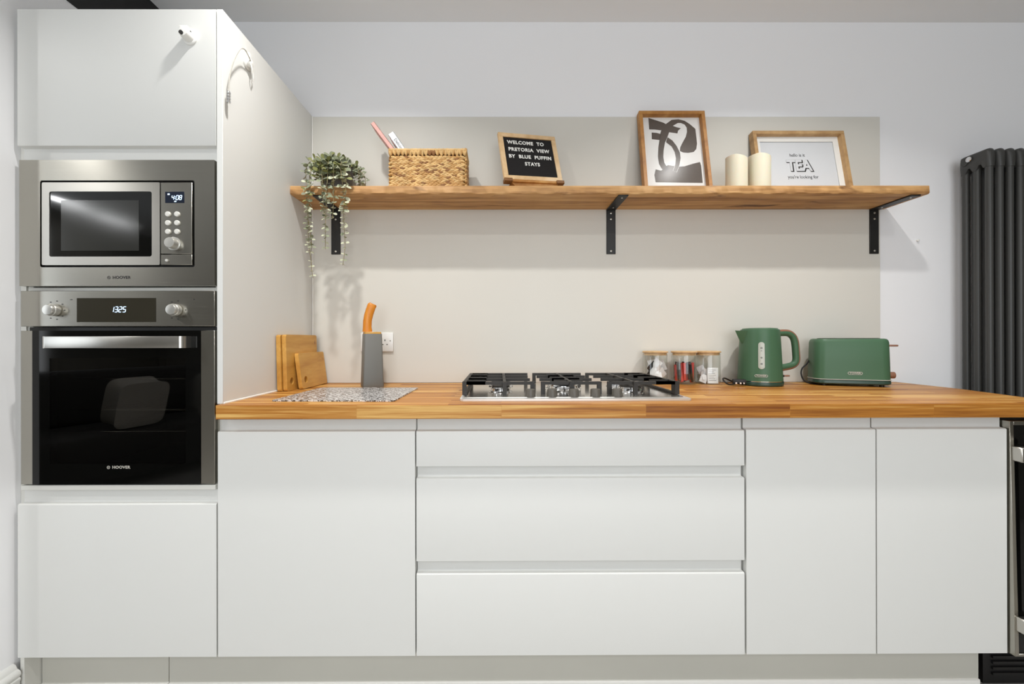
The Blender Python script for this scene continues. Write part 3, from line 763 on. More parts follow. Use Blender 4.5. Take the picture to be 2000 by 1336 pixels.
# stick and pouch sachets standing in the jars
for k in range(16):
    a = k * 2.4; rr = .010 + .020 * ((k * .37) % 1)
    sachet('sachet', JX[0][0] + rr * math.cos(a), JX[0][1] + rr * math.sin(a) * .8, WT + .027 + .0040 * k, .036, .044, (R(rnd.uniform(-25, 25)), R(rnd.uniform(-50, 50)), R(rnd.uniform(-50, 50))), 'foil' if k % 4 else 'rubber',
           'small white sachet inside the jar by the hob grate' if k % 4 else 'small black sachet inside the jar by the hob grate', 'white sachets in the left jar' if k % 4 else 'black sachets in the left jar')
STK = (('red', 'red'), ('greysachet', 'grey'), ('red', 'red'), ('rubber', 'black'))
for k in range(36):
    a = k * 2.4; rr = .036 * math.sqrt((k + .5) / 36); m_, c_ = STK[k % 4]
    sachet('sachet', JX[1][0] + rr * math.cos(a), JX[1][1] + rr * math.sin(a), WT + .046 + .0025 * (k % 6), .0105, .074, (R(rnd.uniform(-7, 7)), R(rnd.uniform(-8, 8)), R(rnd.uniform(-60, 60))), m_,
           'slim %s stick sachet in the middle jar' % c_, '%s sachets in the middle jar' % c_, .0025)
for k in range(5):
    sachet('sachet', JX[2][0] - .022 + .006 * (k % 2), JX[2][1] - .01 + .01 * k * .5, WT + .024 + .009 * k, .030, .036, (R(rnd.uniform(-30, 30)), R(rnd.uniform(-40, 40)), R(rnd.uniform(-40, 40))), 'foil',
           'small white sachet beside the packet in the right jar', 'white sachets in the right jar')
pk = B().box(-.0215, .0215, -.006, .006, .0, .068, .0012).build('tea_packet', 'whitecover', None, (JX[2][0] + .012, JX[2][1] - .02, WT + .003), (R(-4), 0, R(-12)))
tag(pk, 'white labelled packet standing inside the right jar', 'packet')
b = B()
for k in range(7): b.box(-.017, .012 - .004 * (k % 3), -.0064, -.0061, .012 + k * .0075, .0135 + k * .0075)
b.build('printed_lines', 'greysachet', pk)

# ------------------------------------------------------------------ kettle
KX, KY = 1.958, .486
kt = thing('electric_kettle', 'sage green electric kettle with rosewood-coloured handle, left of the toaster', 'kettle', (KX, KY, WT))
b = B(); b.lathe([(.079, 0), (.0842, .003), (.0852, .014), (.0836, .018)], 48); b.build('power_base', 'green_dark', kt)
b = B(); b.lathe([(.0836, .0182), (.0846, .0185), (.0846, .0205), (.0830, .021)], 48); b.build('trim_ring', 'chrome', kt)
def kr(z): return .0828 - (.0828 - .0728) * (z - .02) / .205
b = B(); b.lathe([(kr(.021), .021), (kr(.10), .10), (kr(.2), .2), (kr(.226), .226), (.0715, .2325), (.066, .2345)], 56); b.build('body', 'green', kt)
b = B(); b.lathe([(.0655, .2345), (.064, .238), (.04, .240), (.01, .2405)], 48); b.build('lid', 'green', kt)
# spout
b = B(); rg = []
for k in range(9):
    z = .168 + .060 * k / 8; tt_ = (k / 8) ** .8; ext = .002 + .036 * tt_; hw = .008 + .020 * tt_
    r0_ = kr(z) - .006; rg.append([Vector((-(r0_ + ext), 0, z + .002 * tt_)), Vector((-(r0_ + ext * .45), -hw * .75, z)), Vector((-r0_ + .012, -hw * 1.15, z)), Vector((-r0_ + .03, 0, z)), Vector((-r0_ + .012, hw * 1.15, z)), Vector((-(r0_ + ext * .45), hw * .75, z))])
b.ring_loft(rg); b.build('spout', 'green', kt)
hp = [(.070, .217), (.100, .2185), (.122, .216), (.139, .203), (.148, .180), (.152, .140), (.1535, .108), (.148, .092), (.136, .083), (.114, .077), (.084, .072)]
def smooth_path(p, n=5):
    out = []
    for i in range(len(p) - 1):
        p0, p1, p2, p3 = p[max(i - 1, 0)], p[i], p[i + 1], p[min(i + 2, len(p) - 1)]
        for k in range(n):
            t_ = k / n; out.append(tuple(.5 * ((2 * b_) + (-a_ + c_) * t_ + (2 * a_ - 5 * b_ + 4 * c_ - d_) * t_ ** 2 + (-a_ + 3 * b_ - 3 * c_ + d_) * t_ ** 3) for a_, b_, c_, d_ in zip(p0, p1, p2, p3)))
    out.append(p[-1]); return out
def offs(path, d):
    o_ = []
    for i, q in enumerate(path):
        a_, c_ = path[max(i - 1, 0)], path[min(i + 1, len(path) - 1)]
        t_ = Vector((c_[0] - a_[0], c_[1] - a_[1])).normalized(); o_.append((q[0] + t_.y * -d * -1 * -1, q[1] + t_.x * d))
    return o_
sp = smooth_path(hp)
b = B(); b.tube([(x, 0, z) for x, z in sp], .0125, 12, flat=1.05, upv=(0, 1, 0)); hd = b.build('handle', 'green', kt)
so = []
for i, q in enumerate(sp):
    a_, c_ = sp[max(i - 1, 0)], sp[min(i + 1, len(sp) - 1)]; t_ = Vector((c_[0] - a_[0], c_[1] - a_[1])).normalized()
    so.append((q[0] - t_.y * .008, 0, q[1] + t_.x * .008))
b = B(); b.tube(so, .0105, 10, upv=(0, 1, 0), flat=.75); b.build('handle_strip', 'copper', hd)
# water gauge on the side facing the room, badge below
def on_body(ang, z, off): r_ = kr(z) + off; return Vector((r_ * math.cos(ang), r_ * math.sin(ang), z))
ga = math.atan2(-.0745, -.040)
b = B(); N = 24; rg = []
outl = []
for k in range(N):
    a = 2 * math.pi * k / N; outl.append((.0115 * math.cos(a), .0435 * (1 if math.sin(a) > 0 else -1) * (1 if abs(math.sin(a)) > 1e-6 else 0) + .0115 * math.sin(a)))
for off, sc in ((-.001, 1), (.0012, 1), (.0018, .9)):
    rg.append([on_body(ga + (u * sc) / kr(.12), .126 + v * (sc if abs(sc - 1) > .01 else 1), off) for u, v in outl])
b.ring_loft(rg); gg = b.build('water_gauge', 'gauge', kt)
b = B(); rv = Vector((-math.sin(ga), math.cos(ga), 0))
for z_, tx_ in ((.158, 'o'), (.147, '-'), (.117, '+'), (.092, '='),): b.text(tx_, .014, on_body(ga, z_, .0022), right=rv, upd=(0, 0, 1), depth=.0002, bold=.0004)
b.build('gauge_marks', 'greysachet', gg)
def badge(b, org, right, s_, upd=(0, 0, 1)):
    r_ = Vector(right).normalized(); u_ = Vector(upd); n_ = r_.cross(u_)
    out = [(-1.9, 0), (-1.55, .42), (1.55, .42), (1.9, 0), (1.55, -.42), (-1.55, -.42)]; inn = [(x * .93, z * .80) for x, z in out]
    for d_ in (0, .0006):
        vo = [b.bm.verts.new(Vector(org) + r_ * x * s_ + u_ * z * s_ + n_ * d_) for x, z in out]; vi = [b.bm.verts.new(Vector(org) + r_ * x * s_ + u_ * z * s_ + n_ * d_) for x, z in inn]
        for k in range(6): b.bm.faces.new((vo[k], vo[(k + 1) % 6], vi[(k + 1) % 6], vi[k]))
    b.text('TOWER', s_ * .78, Vector(org) + n_ * .0003, right=r_, upd=u_, depth=.0003, bold=.0002)
b = B(); badge(b, on_body(ga - .02, .044, .0022), rv, .0125); b.build('badge', 'logo_light', kt)
b = B(); b.box(.084, .1015, -.006, .006, .033, .0415, .001); b.mi = 1; b.box(.0985, .125, -.0065, .0065, .0345, .0405, .002); b.build('switch', ['rubber', 'copper'], kt)
b = B(); cp_ = [(-.07, .035, .006), (-.10, .035, .012), (-.14, .01, .026), (-.168, -.022, .028), (-.176, -.045, .020), (-.162, -.052, .008), (-.135, -.046, .008), (-.118, -.042, .012)]
b.tube(smooth_path(cp_, 6), .0032, 8); cd = b.build('power_cord', 'rubber', kt)
b = B(); Mp = Matrix.Translation((-.112, -.040, .0175)) @ Matrix.Rotation(R(-20), 4, 'Z')
b.box(-.024, .024, -.011, .011, -.010, .010, .003, 2, M=Mp); b.mi = 1
for px, w_ in ((-.014, .003), (.002, .003), (.014, .002)): b.box(px - w_, px + w_, -.022, -.010, -.0135 + .006, -.0135 + .012, M=Mp)
b.build('plug', ['rubber', 'chrome'], kt)

# ------------------------------------------------------------------ toaster
ts = thing('toaster', 'long sage green toaster with copper-coloured lever and dial, right of the kettle', 'toaster', (2.315, .468, WT), (0, 0, R(-19))); ts.scale = (.925, 1, 1)
def capsule(hw, hd, r, z, n=6): return [Vector((x, y, z)) for x, y in rrect(-hw, hw, -hd, hd, r, n)]
b = B(); b.ring_loft([capsule(.139, .058, .04, .008), capsule(.1435, .062, .042, .012), capsule(.1435, .062, .042, .022), capsule(.141, .060, .04, .026)]); b.build('base', 'green_dark', ts)
b = B(); b.ring_loft([capsule(.142, .061, .041, .0262), capsule(.1445, .0630, .042, .0266), capsule(.1445, .0630, .042, .0285), capsule(.141, .060, .04, .029)]); b.build('trim_line', 'logo_light', ts)
b = B(); b.ring_loft([capsule(.1415, .060, .040, .029), capsule(.140, .059, .040, .1), capsule(.138, .0575, .040, .178), capsule(.1355, .055, .038, .187), capsule(.131, .051, .034, .1925), capsule(.124, .044, .030, .1945)]); b.build('body', 'green', ts)
b = B()
for yy in (-.018, .018): b.box(-.105, .105, yy - .011, yy + .011, .1935, .1962, .001)
b.mi = 1
for yy in (-.018, .018): b.box(-.1, .1, yy - .008, yy + .008, .1945, .1966)
b.build('bread_slots', ['steel_soft', 'dark'], ts)
b = B(); b.prism([(y, z) for y, z in rrect(-.004, .004, .06, .178, .003, 2)], .137, .1412, 'yz'); b.build('lever_slot', 'rubber', ts)
b = B(); b.box(.138, .178, -.013, .013, .162, .1695, .003, 2); b.build('lever', 'copper', ts)
b = B(); b.lathe([(.0135, 0), (.0135, .020), (.0125, .0225), (.004, .023)], 28, (.1405, -.012, .046), 'x'); b.build('browning_dial', 'copper', ts)
b = B(); badge(b, (.002, -.0602, .054), (1, 0, 0), .0145); b.build('badge', 'logo_light', ts)
for fx in (-.105, .105):
    for fy in (-.04, .04): B().lathe([(.008, 0), (.0085, .004), (.0085, .008)], 14, (fx, fy, 0)).build('foot', 'rubber', ts)
b = B(); b.tube(smooth_path([(-.139, .02, .10), (-.150, .016, .085), (-.170, .008, .066), (-.177, 0, .044), (-.170, -.006, .018), (-.150, -.008, .006), (-.12, 0, .0045), (-.08, .03, .0045)], 6), .0031, 8); b.build('power_cord', 'rubber', ts)

# ------------------------------------------------------------------ things on the shelf
ST = SZ1 + .0003
# potted trailing plant
PX_, PY_ = .172, .480
pp = thing('potted_plant', 'trailing eucalyptus-like plant in a grey pot at the left shelf end', 'plant', (PX_, PY_, ST))
b = B(); b.lathe([(.052, 0), (.058, .004), (.068, .098), (.0685, .104), (.064, .104), (.062, .09)], 36, caps=True); b.build('pot', 'pot', pp)
b = B(); b.lathe([(.0625, .092), (.04, .098), (.01, .1)], 24); b.build('moss', 'soil', pp)
def leaf(b, c, d, n, s_, wr=.85):
    """round cupped leaf with centre c offset along d, facing n"""
    d = Vector(d).normalized(); n = Vector(n); n = (n - d * n.dot(d)).normalized(); w_ = d.cross(n)
    pts = [(0, 0), (.35, .42), (.75, .5), (1.0, .3), (1.12, 0), (1.0, -.3), (.75, -.5), (.35, -.42)]
    mid = [(0.0, 0), (.4, 0), (.8, 0), (1.12, 0)]
    C = Vector(c)
    vv = [b.bm.verts.new(C + d * u * s_ + w_ * v * s_ * wr + n * (.10 * s_ * (abs(v) * 2) ** 2)) for u, v in pts]
    m1 = b.bm.verts.new(C + d * .6 * s_ - n * .02 * s_)
    for k in range(8):
        f = b.bm.faces.new((vv[k], vv[(k + 1) % 8], m1)); f.smooth = True; f.material_index = b.mi
def stem(path, l0, l1, step, mi_of, name='trailing_stem', seed=0):
    r2 = random.Random(seed); b = B(); b.mi = 0
    P = smooth_path(path, 8); b.tube([Vector(p) for p in P], .0011, 5)
    acc = 0; side = 0
    tot = sum((Vector(P[i + 1]) - Vector(P[i])).length for i in range(len(P) - 1)); run = 0
    for i in range(len(P) - 1):
        a, c = Vector(P[i]), Vector(P[i + 1]); seg_ = (c - a).length; acc += seg_; run += seg_
        if acc >= step * .78:
            acc = 0; side += 1; T_ = (c - a).normalized(); f_ = run / tot
            s_ = (l0 + (l1 - l0) * f_) * 1.28; s_ *= r2.uniform(.8, 1.15)
            ang = side * 1.35 + r2.uniform(-.4, .4)
            u = T_.cross(Vector((0, 1, .15))).normalized(); v = T_.cross(u)
            for sg in (1, -1):
                o_ = (u * math.cos(ang) + v * math.sin(ang)) * sg
                d_ = (o_ + T_ * r2.uniform(.0, .5) + Vector((0, 0, r2.uniform(-.1, .3)))).normalized()
                b.mi = mi_of(r2, f_)
                leaf(b, c, d_, (T_ * -.6 + Vector((r2.uniform(-.6, .6), -1.3, r2.uniform(-.2, .9)))), s_)
    return b.build(name, ['stem', 'leaf', 'leaf_pale', 'leaf_olive'], pp, recalc=False)
def W(x, y, z): return (x - PX_, y - PY_, z - ST)
pick = lambda r2, f_: r2.choice([1, 1, 2, 3]) if f_ < .5 else r2.choice([1, 2, 2])
# long trails, hanging over the front edge of the shelf
stem([W(.15, .46, 1.83), W(.11, .43, 1.845), W(.092, .385, 1.80), (W(.096, .37, 1.72)), W(.103, .368, 1.62), W(.104, .37, 1.52), W(.113, .372, 1.42), W(.121, .372, 1.352)], .019, .009, .0155, pick, seed=1)
stem([W(.16, .45, 1.83), W(.125, .42, 1.83), W(.107, .38, 1.77), W(.110, .372, 1.68), W(.103, .368, 1.60), W(.112, .37, 1.53), W(.118, .37, 1.47)], .018, .011, .0165, pick, seed=2)
stem([W(.17, .44, 1.83), W(.172, .40, 1.83), W(.178, .375, 1.76), W(.176, .368, 1.66), W(.172, .368, 1.56), W(.171, .37, 1.465)], .019, .012, .016, pick, seed=3)
stem([W(.19, .44, 1.83), W(.215, .405, 1.825), W(.232, .372, 1.77), W(.244, .366, 1.68), W(.244, .368, 1.58), W(.248, .37, 1.48), W(.239, .37, 1.402)], .019, .009, .016, pick, seed=4)
stem([W(.18, .43, 1.83), W(.197, .39, 1.81), W(.203, .37, 1.74), W(.205, .366, 1.66), W(.200, .368, 1.585)], .019, .013, .0155, pick, seed=5)
stem([W(.2, .44, 1.83), W(.235, .40, 1.80), W(.252, .372, 1.74), W(.250, .368, 1.66), W(.240, .37, 1.61)], .018, .013, .016, pick, seed=6)
stem([W(.16, .43, 1.83), W(.152, .39, 1.80), W(.158, .372, 1.73), W(.163, .366, 1.66), W(.168, .368, 1.60)], .018, .013, .017, pick, seed=7)
# short arching stems that make the crown
r5 = random.Random(11)
for k in range(20):
    a = k * 2.399; r_ = .02 + .03 * ((k * .618) % 1); h_ = .004 + .024 * ((k * .37) % 1)
    c_, s_ = math.cos(a), math.sin(a); rt_ = r_ + .030
    yl = lambda v: max(min(v, .085), -.10)
    stem([(r_ * .6 * c_, r_ * .6 * s_, .095), (r_ * c_, r_ * s_, .095 + h_), (rt_ * c_, yl(rt_ * s_), .10 + h_ * 1.05), (rt_ * 1.25 * c_, yl(rt_ * 1.25 * s_), .085 + h_ * .3)], .020, .017, .013, lambda r2, f_: r2.choice([1, 1, 3, 2]), 'leafy_stem', 30 + k)
for k, (x, z) in enumerate(((-.03, .13), (.0, .14), (.03, .125), (-.04, .11), (.045, .12), (.015, .105), (-.015, .10))):
    stem([(x * .6, -.03, .10), (x, -.065, z - .015), (x * 1.1, -.085, z - .05), (x * 1.15, -.088, z - .09)], .020, .017, .013, lambda r2, f_: r2.choice([1, 1, 3]), 'leafy_stem', 60 + k)
stem([(.05, .0, .09), (.085, -.01, .10), (.10, -.02, .08), (.105, -.025, .03), (.115, -.03, .015)], .012, .014, .013, lambda r2, f_: 1, 'leafy_stem', 90)
stem([(.05, .01, .09), (.10, .0, .09), (.122, -.01, .06), (.128, -.02, .02), (.138, -.04, .012)], .012, .016, .014, lambda r2, f_: 1, 'leafy_stem', 91)

# woven basket
bk = thing('storage_basket', 'rectangular woven water hyacinth basket holding two books on the shelf', 'basket', (.565, .478, ST))
bw, bd, bh = .160, .060, .162
b = B(); fr = .010
b.box(-bw + fr, bw - fr, -bd + fr, -bd + fr + .004, .004, bh - .012); b.box(-bw + fr, bw - fr, bd - fr - .004, bd - fr, .004, bh - .012)
b.box(-bw + fr, -bw + fr + .004, -bd + fr, bd - fr, .004, bh - .012); b.box(bw - fr - .004, bw - fr, -bd + fr, bd - fr, .004, bh - .012); b.box(-bw + fr, bw - fr, -bd + fr, bd - fr, .003, .007)
b.build('basket_core', 'straw_in', bk)
b = B(); r6 = random.Random(5); rows = 8; z_lo, z_hi = .007, .128
rh = (z_hi - z_lo) / rows
k_br = 1
def braid(p0, p1, nrm, z, sh):
    d = Vector(p1) - Vector(p0); n_ = int(d.length / .0185); dd = d.normalized()
    for i in range(n_ + 1):
        for s_ in (1, -1):
            c = Vector(p0) + dd * (.006 + (i + (.5 if s_ > 0 else 0) + sh * .5) * (d.length - .012) / (n_ + .9)) + Vector((0, 0, z + s_ * rh * .24 + r6.uniform(-.0007, .0007))) + Vector(nrm) * r6.uniform(0, .0015)
            bas = Matrix((dd, Vector(nrm), Vector((0, 0, 1)))).transposed() @ Matrix.Rotation(R(s_ * (19 + r6.uniform(-6, 6))), 3, 'Y')
            b.mi = r6.choice([0, 0, 0, 0, 1, 1, 1, 2] if k_br else [0]); b.ell(c, .0150 * r6.uniform(.9, 1.15), .0062, rh * .37, bas, 8, 6)
for k in range(rows):
    z = z_lo + rh * (k + .5); q = .006
    braid((-bw + q, -bd + q, 0), (bw - q, -bd + q, 0), (0, -1, 0), z, .3 * (k % 3)); braid((-bw + q, bd - q, 0), (bw - q, bd - q, 0), (0, 1, 0), z, .2)
    braid((bw - q, -bd + q, 0), (bw - q, bd - q, 0), (1, 0, 0), z, .1); braid((-bw + q, -bd + q, 0), (-bw + q, bd - q, 0), (-1, 0, 0), z, .1)
b.build('woven_sides', ['straw', 'straw_tan', 'straw_brown'], bk)
b = B()
def wrap(p0, p1, nrm):
    d = Vector(p1) - Vector(p0); n_ = int(d.length / .0078); dd = d.normalized()
    for i in range(n_ + 1):
        c = Vector(p0) + dd * (i * d.length / n_) + Vector((0, 0, .146 + r6.uniform(-.001, .001))); s_ = 1 if i % 2 else -1
        bas = Matrix((dd, Vector(nrm), Vector((0, 0, 1)))).transposed() @ Matrix.Rotation(R(s_ * r6.uniform(6, 20)), 3, 'Y')
        b.mi = r6.choice([0, 0, 0, 1, 1]) if not (d.x > .2 and nrm[1] < 0 and .50 < i / n_ < .60) else 2
        b.ell(c, .0056, .0064, .0165, bas, 8, 6)
wrap((-bw + .006, -bd + .006, 0), (bw - .006, -bd + .006, 0), (0, -1, 0)); wrap((-bw + .006, bd - .006, 0), (bw - .006, bd - .006, 0), (0, 1, 0))
wrap((bw - .006, -bd + .006, 0), (bw - .006, bd - .006, 0), (1, 0, 0)); wrap((-bw + .006, -bd + .006, 0), (-bw + .006, bd - .006, 0), (-1, 0, 0))
b.build('wrapped_rim', ['straw', 'straw_tan', 'straw_brown'], bk)
b = B()
for (a_, c_) in (((-bw + .006, -bd + .006), (bw - .006, -bd + .006)), ((bw - .006, -bd + .006), (bw - .006, bd - .006)), ((-bw + .006, -bd + .006), (-bw + .006, bd - .006)), ((-bw + .006, bd - .006), (bw - .006, bd - .006))):
    b.tube([(a_[0], a_[1], .1545), (c_[0], c_[1], .1545)], .0062, 8)
b.build('rim_cord', 'straw', bk)
b = B()
for (a_, c_) in (((-bw + .003, -bd + .003), (bw - .003, -bd + .003)), ((bw - .003, -bd + .003), (bw - .003, bd - .003)), ((-bw + .003, -bd + .003), (-bw + .003, bd - .003)), ((-bw + .003, bd - .003), (bw - .003, bd - .003))):
    b.tube([(a_[0], a_[1], .0045), (c_[0], c_[1], .0045)], .0042, 8)
b.build('bottom_cord', 'straw', bk)

def book(x, z, tilt, th, length, depth, cover, label, spine_txt=None):
    """book standing on its short edge inside the basket, tilted to the left; origin at its lower spine corner"""
    t = thing('recipe_book', label, 'book', (x, .478, z), (0, R(-tilt), 0), group='books in the basket')
    b = B(); b.box(-th / 2, -th / 2 + .0022, -depth / 2, depth / 2, 0, length, .0006); b.box(th / 2 - .0022, th / 2, -depth / 2, depth / 2, 0, length, .0006); b.box(-th / 2, th / 2, -depth / 2, -depth / 2 + .0025, 0, length, .0006)
    b.build('cover', cover, t)
    B().box(-th / 2 + .0022, th / 2 - .0022, -depth / 2 + .0025, depth / 2 - .003, .003, length - .003).build('pages', 'paper', t)
    if spine_txt:
        b = B()
        if spine_txt[0] == '-':
            for q in range(6): b.box(-.0028 + .0012 * (q % 3), .0022 + .0010 * (q % 2), -depth / 2 - .0003, -depth / 2 - .0001, length - spine_txt[2] - .011 * q, length - spine_txt[2] - .011 * q + .0065)
        else: b.text(spine_txt[0], spine_txt[1], (0, -depth / 2 - .0002, length - spine_txt[2]), right=(0, 0, -1), upd=(1, 0, 0), depth=.0002, bold=.0001); b.build('spine_title', spine_txt[3], t)
    return t
book(.519, ST + .030, 37, .017, .305, .085, 'pink', 'pink book sticking furthest up out of the woven basket', ('-', .013, .04, 'whitecover'))
book(.551, ST + .030, 35, .026, .245, .085, 'whitecover', 'white book with grey spine title leaning in the woven basket', ('Delicious', .017, .062, 'greysachet'))

# letter board on its little stand
lb = thing('letter_board', 'small black felt letter board in a pale wooden frame on the shelf', 'letter board', (.878, .410, 1.759), (0, 0, .258))
lean = Matrix.Rotation(-.261, 4, 'X')
LM = lean @ Matrix.Rotation(-.057, 4, 'Y')
def plate(M_, x0, x1, y0, y1, z0, z1, bev=.0008): return B().box(x0, x1, y0, y1, z0, z1, bev, M=M_)
BW, BH, FR = .256, .224, .019
b = B(); 
for q in ((0, BW, 0, FR), (0, BW, BH - FR, BH), (0, FR, FR, BH - FR), (BW - FR, BW, FR, BH - FR)): b.box(q[0], q[1], 0, .016, q[2], q[3], .0008, M=LM)
b.build('frame', 'pine', lb)
B().box(FR, BW - FR, .005, .012, FR, BH - FR, M=LM).build('felt_board', 'felt', lb)
b = B()
for i, (tx_, xx, zz) in enumerate((('WELCOME  TO', .118, .181), ('PRETORIA  VIEW', .128, .147), ('BY  BLUE  PUFFIN', .129, .113), ('STAYS', .133, .079))):
    r_ = LM.to_3x3() @ Vector((1, 0, 0)); u_ = LM.to_3x3() @ Vector((0, 0, 1))
    b.text(tx_, .0225, LM @ Vector((xx, .0044, zz)), right=r_, upd=u_, depth=.0006, bold=.0007, space=1.12, sx=.98)
b.build('letters', 'white', lb)
b = B()
for x0_ in (-.003, BW - .031): b.box(x0_, x0_ + .034, -.008, .018, -.013, .001, .001, M=LM)
b.build('holding_clip', 'walnut', lb)
b = B(); b.box(.028, BW - .028, -.002, .020, -.012, -.0005, .001, M=LM)
b.prism([(.03, -.010), (BW - .02, .002), (BW - .045, -.0325), (.055, -.0325)], .004, .06, 'xz')
b.build('stand', 'frame_brown', lb)

# framed prints leaning on the wall
def framed_print(x, yb, w_, h, lean_, fm, label, cat='picture'):
    t = thing('framed_print', label, cat, (x, yb, ST), (-lean_, 0, 0))
    b = B(); F = .0155; D = .03
    for q in ((0, w_, 0, F), (0, w_, h - F, h), (0, F, F, h - F), (w_ - F, w_, F, h - F)): b.box(q[0], q[1], 0, D, q[2], q[3], .0009)
    b.build('frame', fm, t)
    B().box(F, w_ - F, .0275, .0295, F, h - F).build('backing', 'walnut', t)
    B().box(F - .001, w_ - F + .001, .011, .0125, F - .001, h - F + .001).build('glass_pane', 'paneglass', t)
    return t
f1 = framed_print(1.474, .487, .291, .400, .187, 'frame_brown', 'portrait abstract print of brown looping shapes in a wooden frame', 'picture')
ART = {'A': [(0.0492, 0.3828), (0.0808, 0.371), (0.1142, 0.3586), (0.1259, 0.3508), (0.1172, 0.3446), (0.1083, 0.3354), (0.1016, 0.3199), (0.0746, 0.3239), (0.0486, 0.3246)], 'B': [(0.0585, 0.3092), (0.0788, 0.3076), (0.0989, 0.3015), (0.092, 0.2718), (0.0569, 0.2761)], 'C': [(0.1084, 0.3369), (0.1261, 0.3524), (0.1524, 0.3726), (0.1829, 0.3757), (0.2098, 0.3679), (0.2304, 0.3524), (0.2542, 0.3276), (0.2549, 0.2907), (0.255, 0.2541), (0.249, 0.2269), (0.2369, 0.2133), (0.2121, 0.2082), (0.1906, 0.2103), (0.1764, 0.2178), (0.1793, 0.236), (0.1922, 0.2602), (0.2082, 0.2877), (0.2159, 0.3122), (0.2164, 0.3338), (0.2081, 0.3493), (0.1923, 0.357), (0.1786, 0.357), (0.1554, 0.3425), (0.174, 0.3344), (0.1901, 0.3307), (0.1767, 0.3184), (0.1728, 0.3045), (0.1365, 0.3107), (0.1262, 0.2846), (0.1132, 0.2572), (0.1049, 0.2209), (0.101, 0.1878), (0.103, 0.1609), (0.1099, 0.146), (0.1248, 0.1312), (0.1078, 0.1194), (0.0899, 0.1312), (0.0796, 0.155), (0.0778, 0.1908), (0.083, 0.236), (0.0917, 0.2785), (0.0981, 0.3092)], 'D': [(0.1276, 0.2846), (0.1468, 0.2694), (0.1635, 0.242), (0.1756, 0.2088), (0.176, 0.1818), (0.1679, 0.149), (0.1529, 0.1149), (0.1388, 0.1223), (0.1507, 0.152), (0.1558, 0.1818), (0.1529, 0.2118), (0.1416, 0.239), (0.1188, 0.2602), (0.1221, 0.274)], 'E': [(0.1096, 0.1431), (0.1182, 0.149), (0.142, 0.1445), (0.1686, 0.1416), (0.1902, 0.143), (0.2262, 0.1549), (0.2593, 0.1638), (0.263, 0.146), (0.2628, 0.1016), (0.2619, 0.0635), (0.0583, 0.0665), (0.0556, 0.1017), (0.0629, 0.1283), (0.0866, 0.1223)]}
b = B(); b.box(.0155, .2755, .024, .0272, .0155, .3845)
b.mi = 1
def flat(b, poly, y0, y1):
    t = bmesh.new(); vs = [t.verts.new((x, y0, z)) for x, z in poly]; f = t.faces.new(vs)
    r_ = bmesh.ops.extrude_face_region(t, geom=[f]); bmesh.ops.translate(t, vec=(0, y1 - y0, 0), verts=[v for v in r_['geom'] if isinstance(v, bmesh.types.BMVert)])
    bmesh.ops.triangulate(t, faces=t.faces); b.merge(t)
for nm in ('A', 'B', 'C', 'E'): flat(b, ART[nm], .0236, .0241)
b.mi = 0
def grow(p, d):
    cx_ = sum(x for x, z in p) / len(p); cz_ = sum(z for x, z in p) / len(p); o_ = []
    n_ = len(p)
    area_ = sum(p[i][0] * p[(i + 1) % n_][1] - p[(i + 1) % n_][0] * p[i][1] for i in range(n_)); sg = 1 if area_ > 0 else -1
    for i in range(n_):
        a_, c_ = p[i - 1], p[(i + 1) % n_]; t_ = Vector((c_[0] - a_[0], c_[1] - a_[1])).normalized(); o_.append((p[i][0] + t_.y * d * sg, p[i][1] - t_.x * d * sg))
    return o_
flat(b, grow(ART['D'], .0014), .0233, .0238); b.mi = 1; flat(b, ART['D'], .0230, .0234)
b.build('print', ['poster', 'art'], f1)
f2 = framed_print(1.976, .504, .405, .309, .182, 'frame_pale', 'landscape tea slogan print in a pale wooden frame behind the candles', 'picture')
b = B()
for q in ((.0155, .3895, .0155, .040), (.0155, .3895, .269, .2935), (.0155, .040, .040, .269), (.365, .3895, .040, .269)): b.box(q[0], q[1], .0205, .022, q[2], q[3])
b.build('mount', 'mount', f2)
b = B(); b.box(.0155, .3895, .024, .0272, .0155, .2935); b.mi = 1
b.text('hello is it', .0215, (.2, .0236, .204), depth=.0002, sx=.86)
b.text("you're looking for", .0215, (.213, .0236, .098), depth=.0002, sx=.86)
b.text('TEA', .072, (.2065, .0236, .149), depth=.0002, bold=.0042, sx=.86, space=.98); b.text('TEA', .072, (.2035, .0235, .1505), depth=.0002, bold=.0035, sx=.86, space=.98); b.mi = 0
b.text('TEA', .072, (.2025, .0230, .151), depth=.0002, bold=.0022, sx=.86, space=.98)
b.build('print', ['poster_cool', 'ink'], f2)

# flameless candles
def candle(x, y, h, ph, label):
    t = thing('pillar_candle', label, 'candle', (x, y, ST), group='ivory pillar candles')
    b = B(); N = 36; r = .0405
    rg = []
    for zf, rr in ((0, r - .001), (.03, r), (1, r), (1.0, r - .003), (.93, r - .008), (.86, .01)):
        ring = []
        for i in range(N):
            a = 2 * math.pi * i / N; u_ = math.cos(a); top = h - ph * max(0, math.cos(a - R(-35))) + .0008 * math.sin(3 * a)
            ring.append(Vector((rr * math.cos(a), rr * math.sin(a), top * zf if zf not in (0,) else 0)))
        rg.append(ring)
    b.ring_loft(rg); b.build('wax_body', 'wax', t)
    B().cyl((0, 0, h * .86), (0, 0, h * .86 + .012), .0012, seg=6).build('wick', 'ink', t)
candle(1.834, .440, .132, .014, 'left ivory pillar candle with wavy top, clear of the picture')
candle(1.929, .440, .1365, .0105, 'right ivory pillar candle standing before the tea picture')

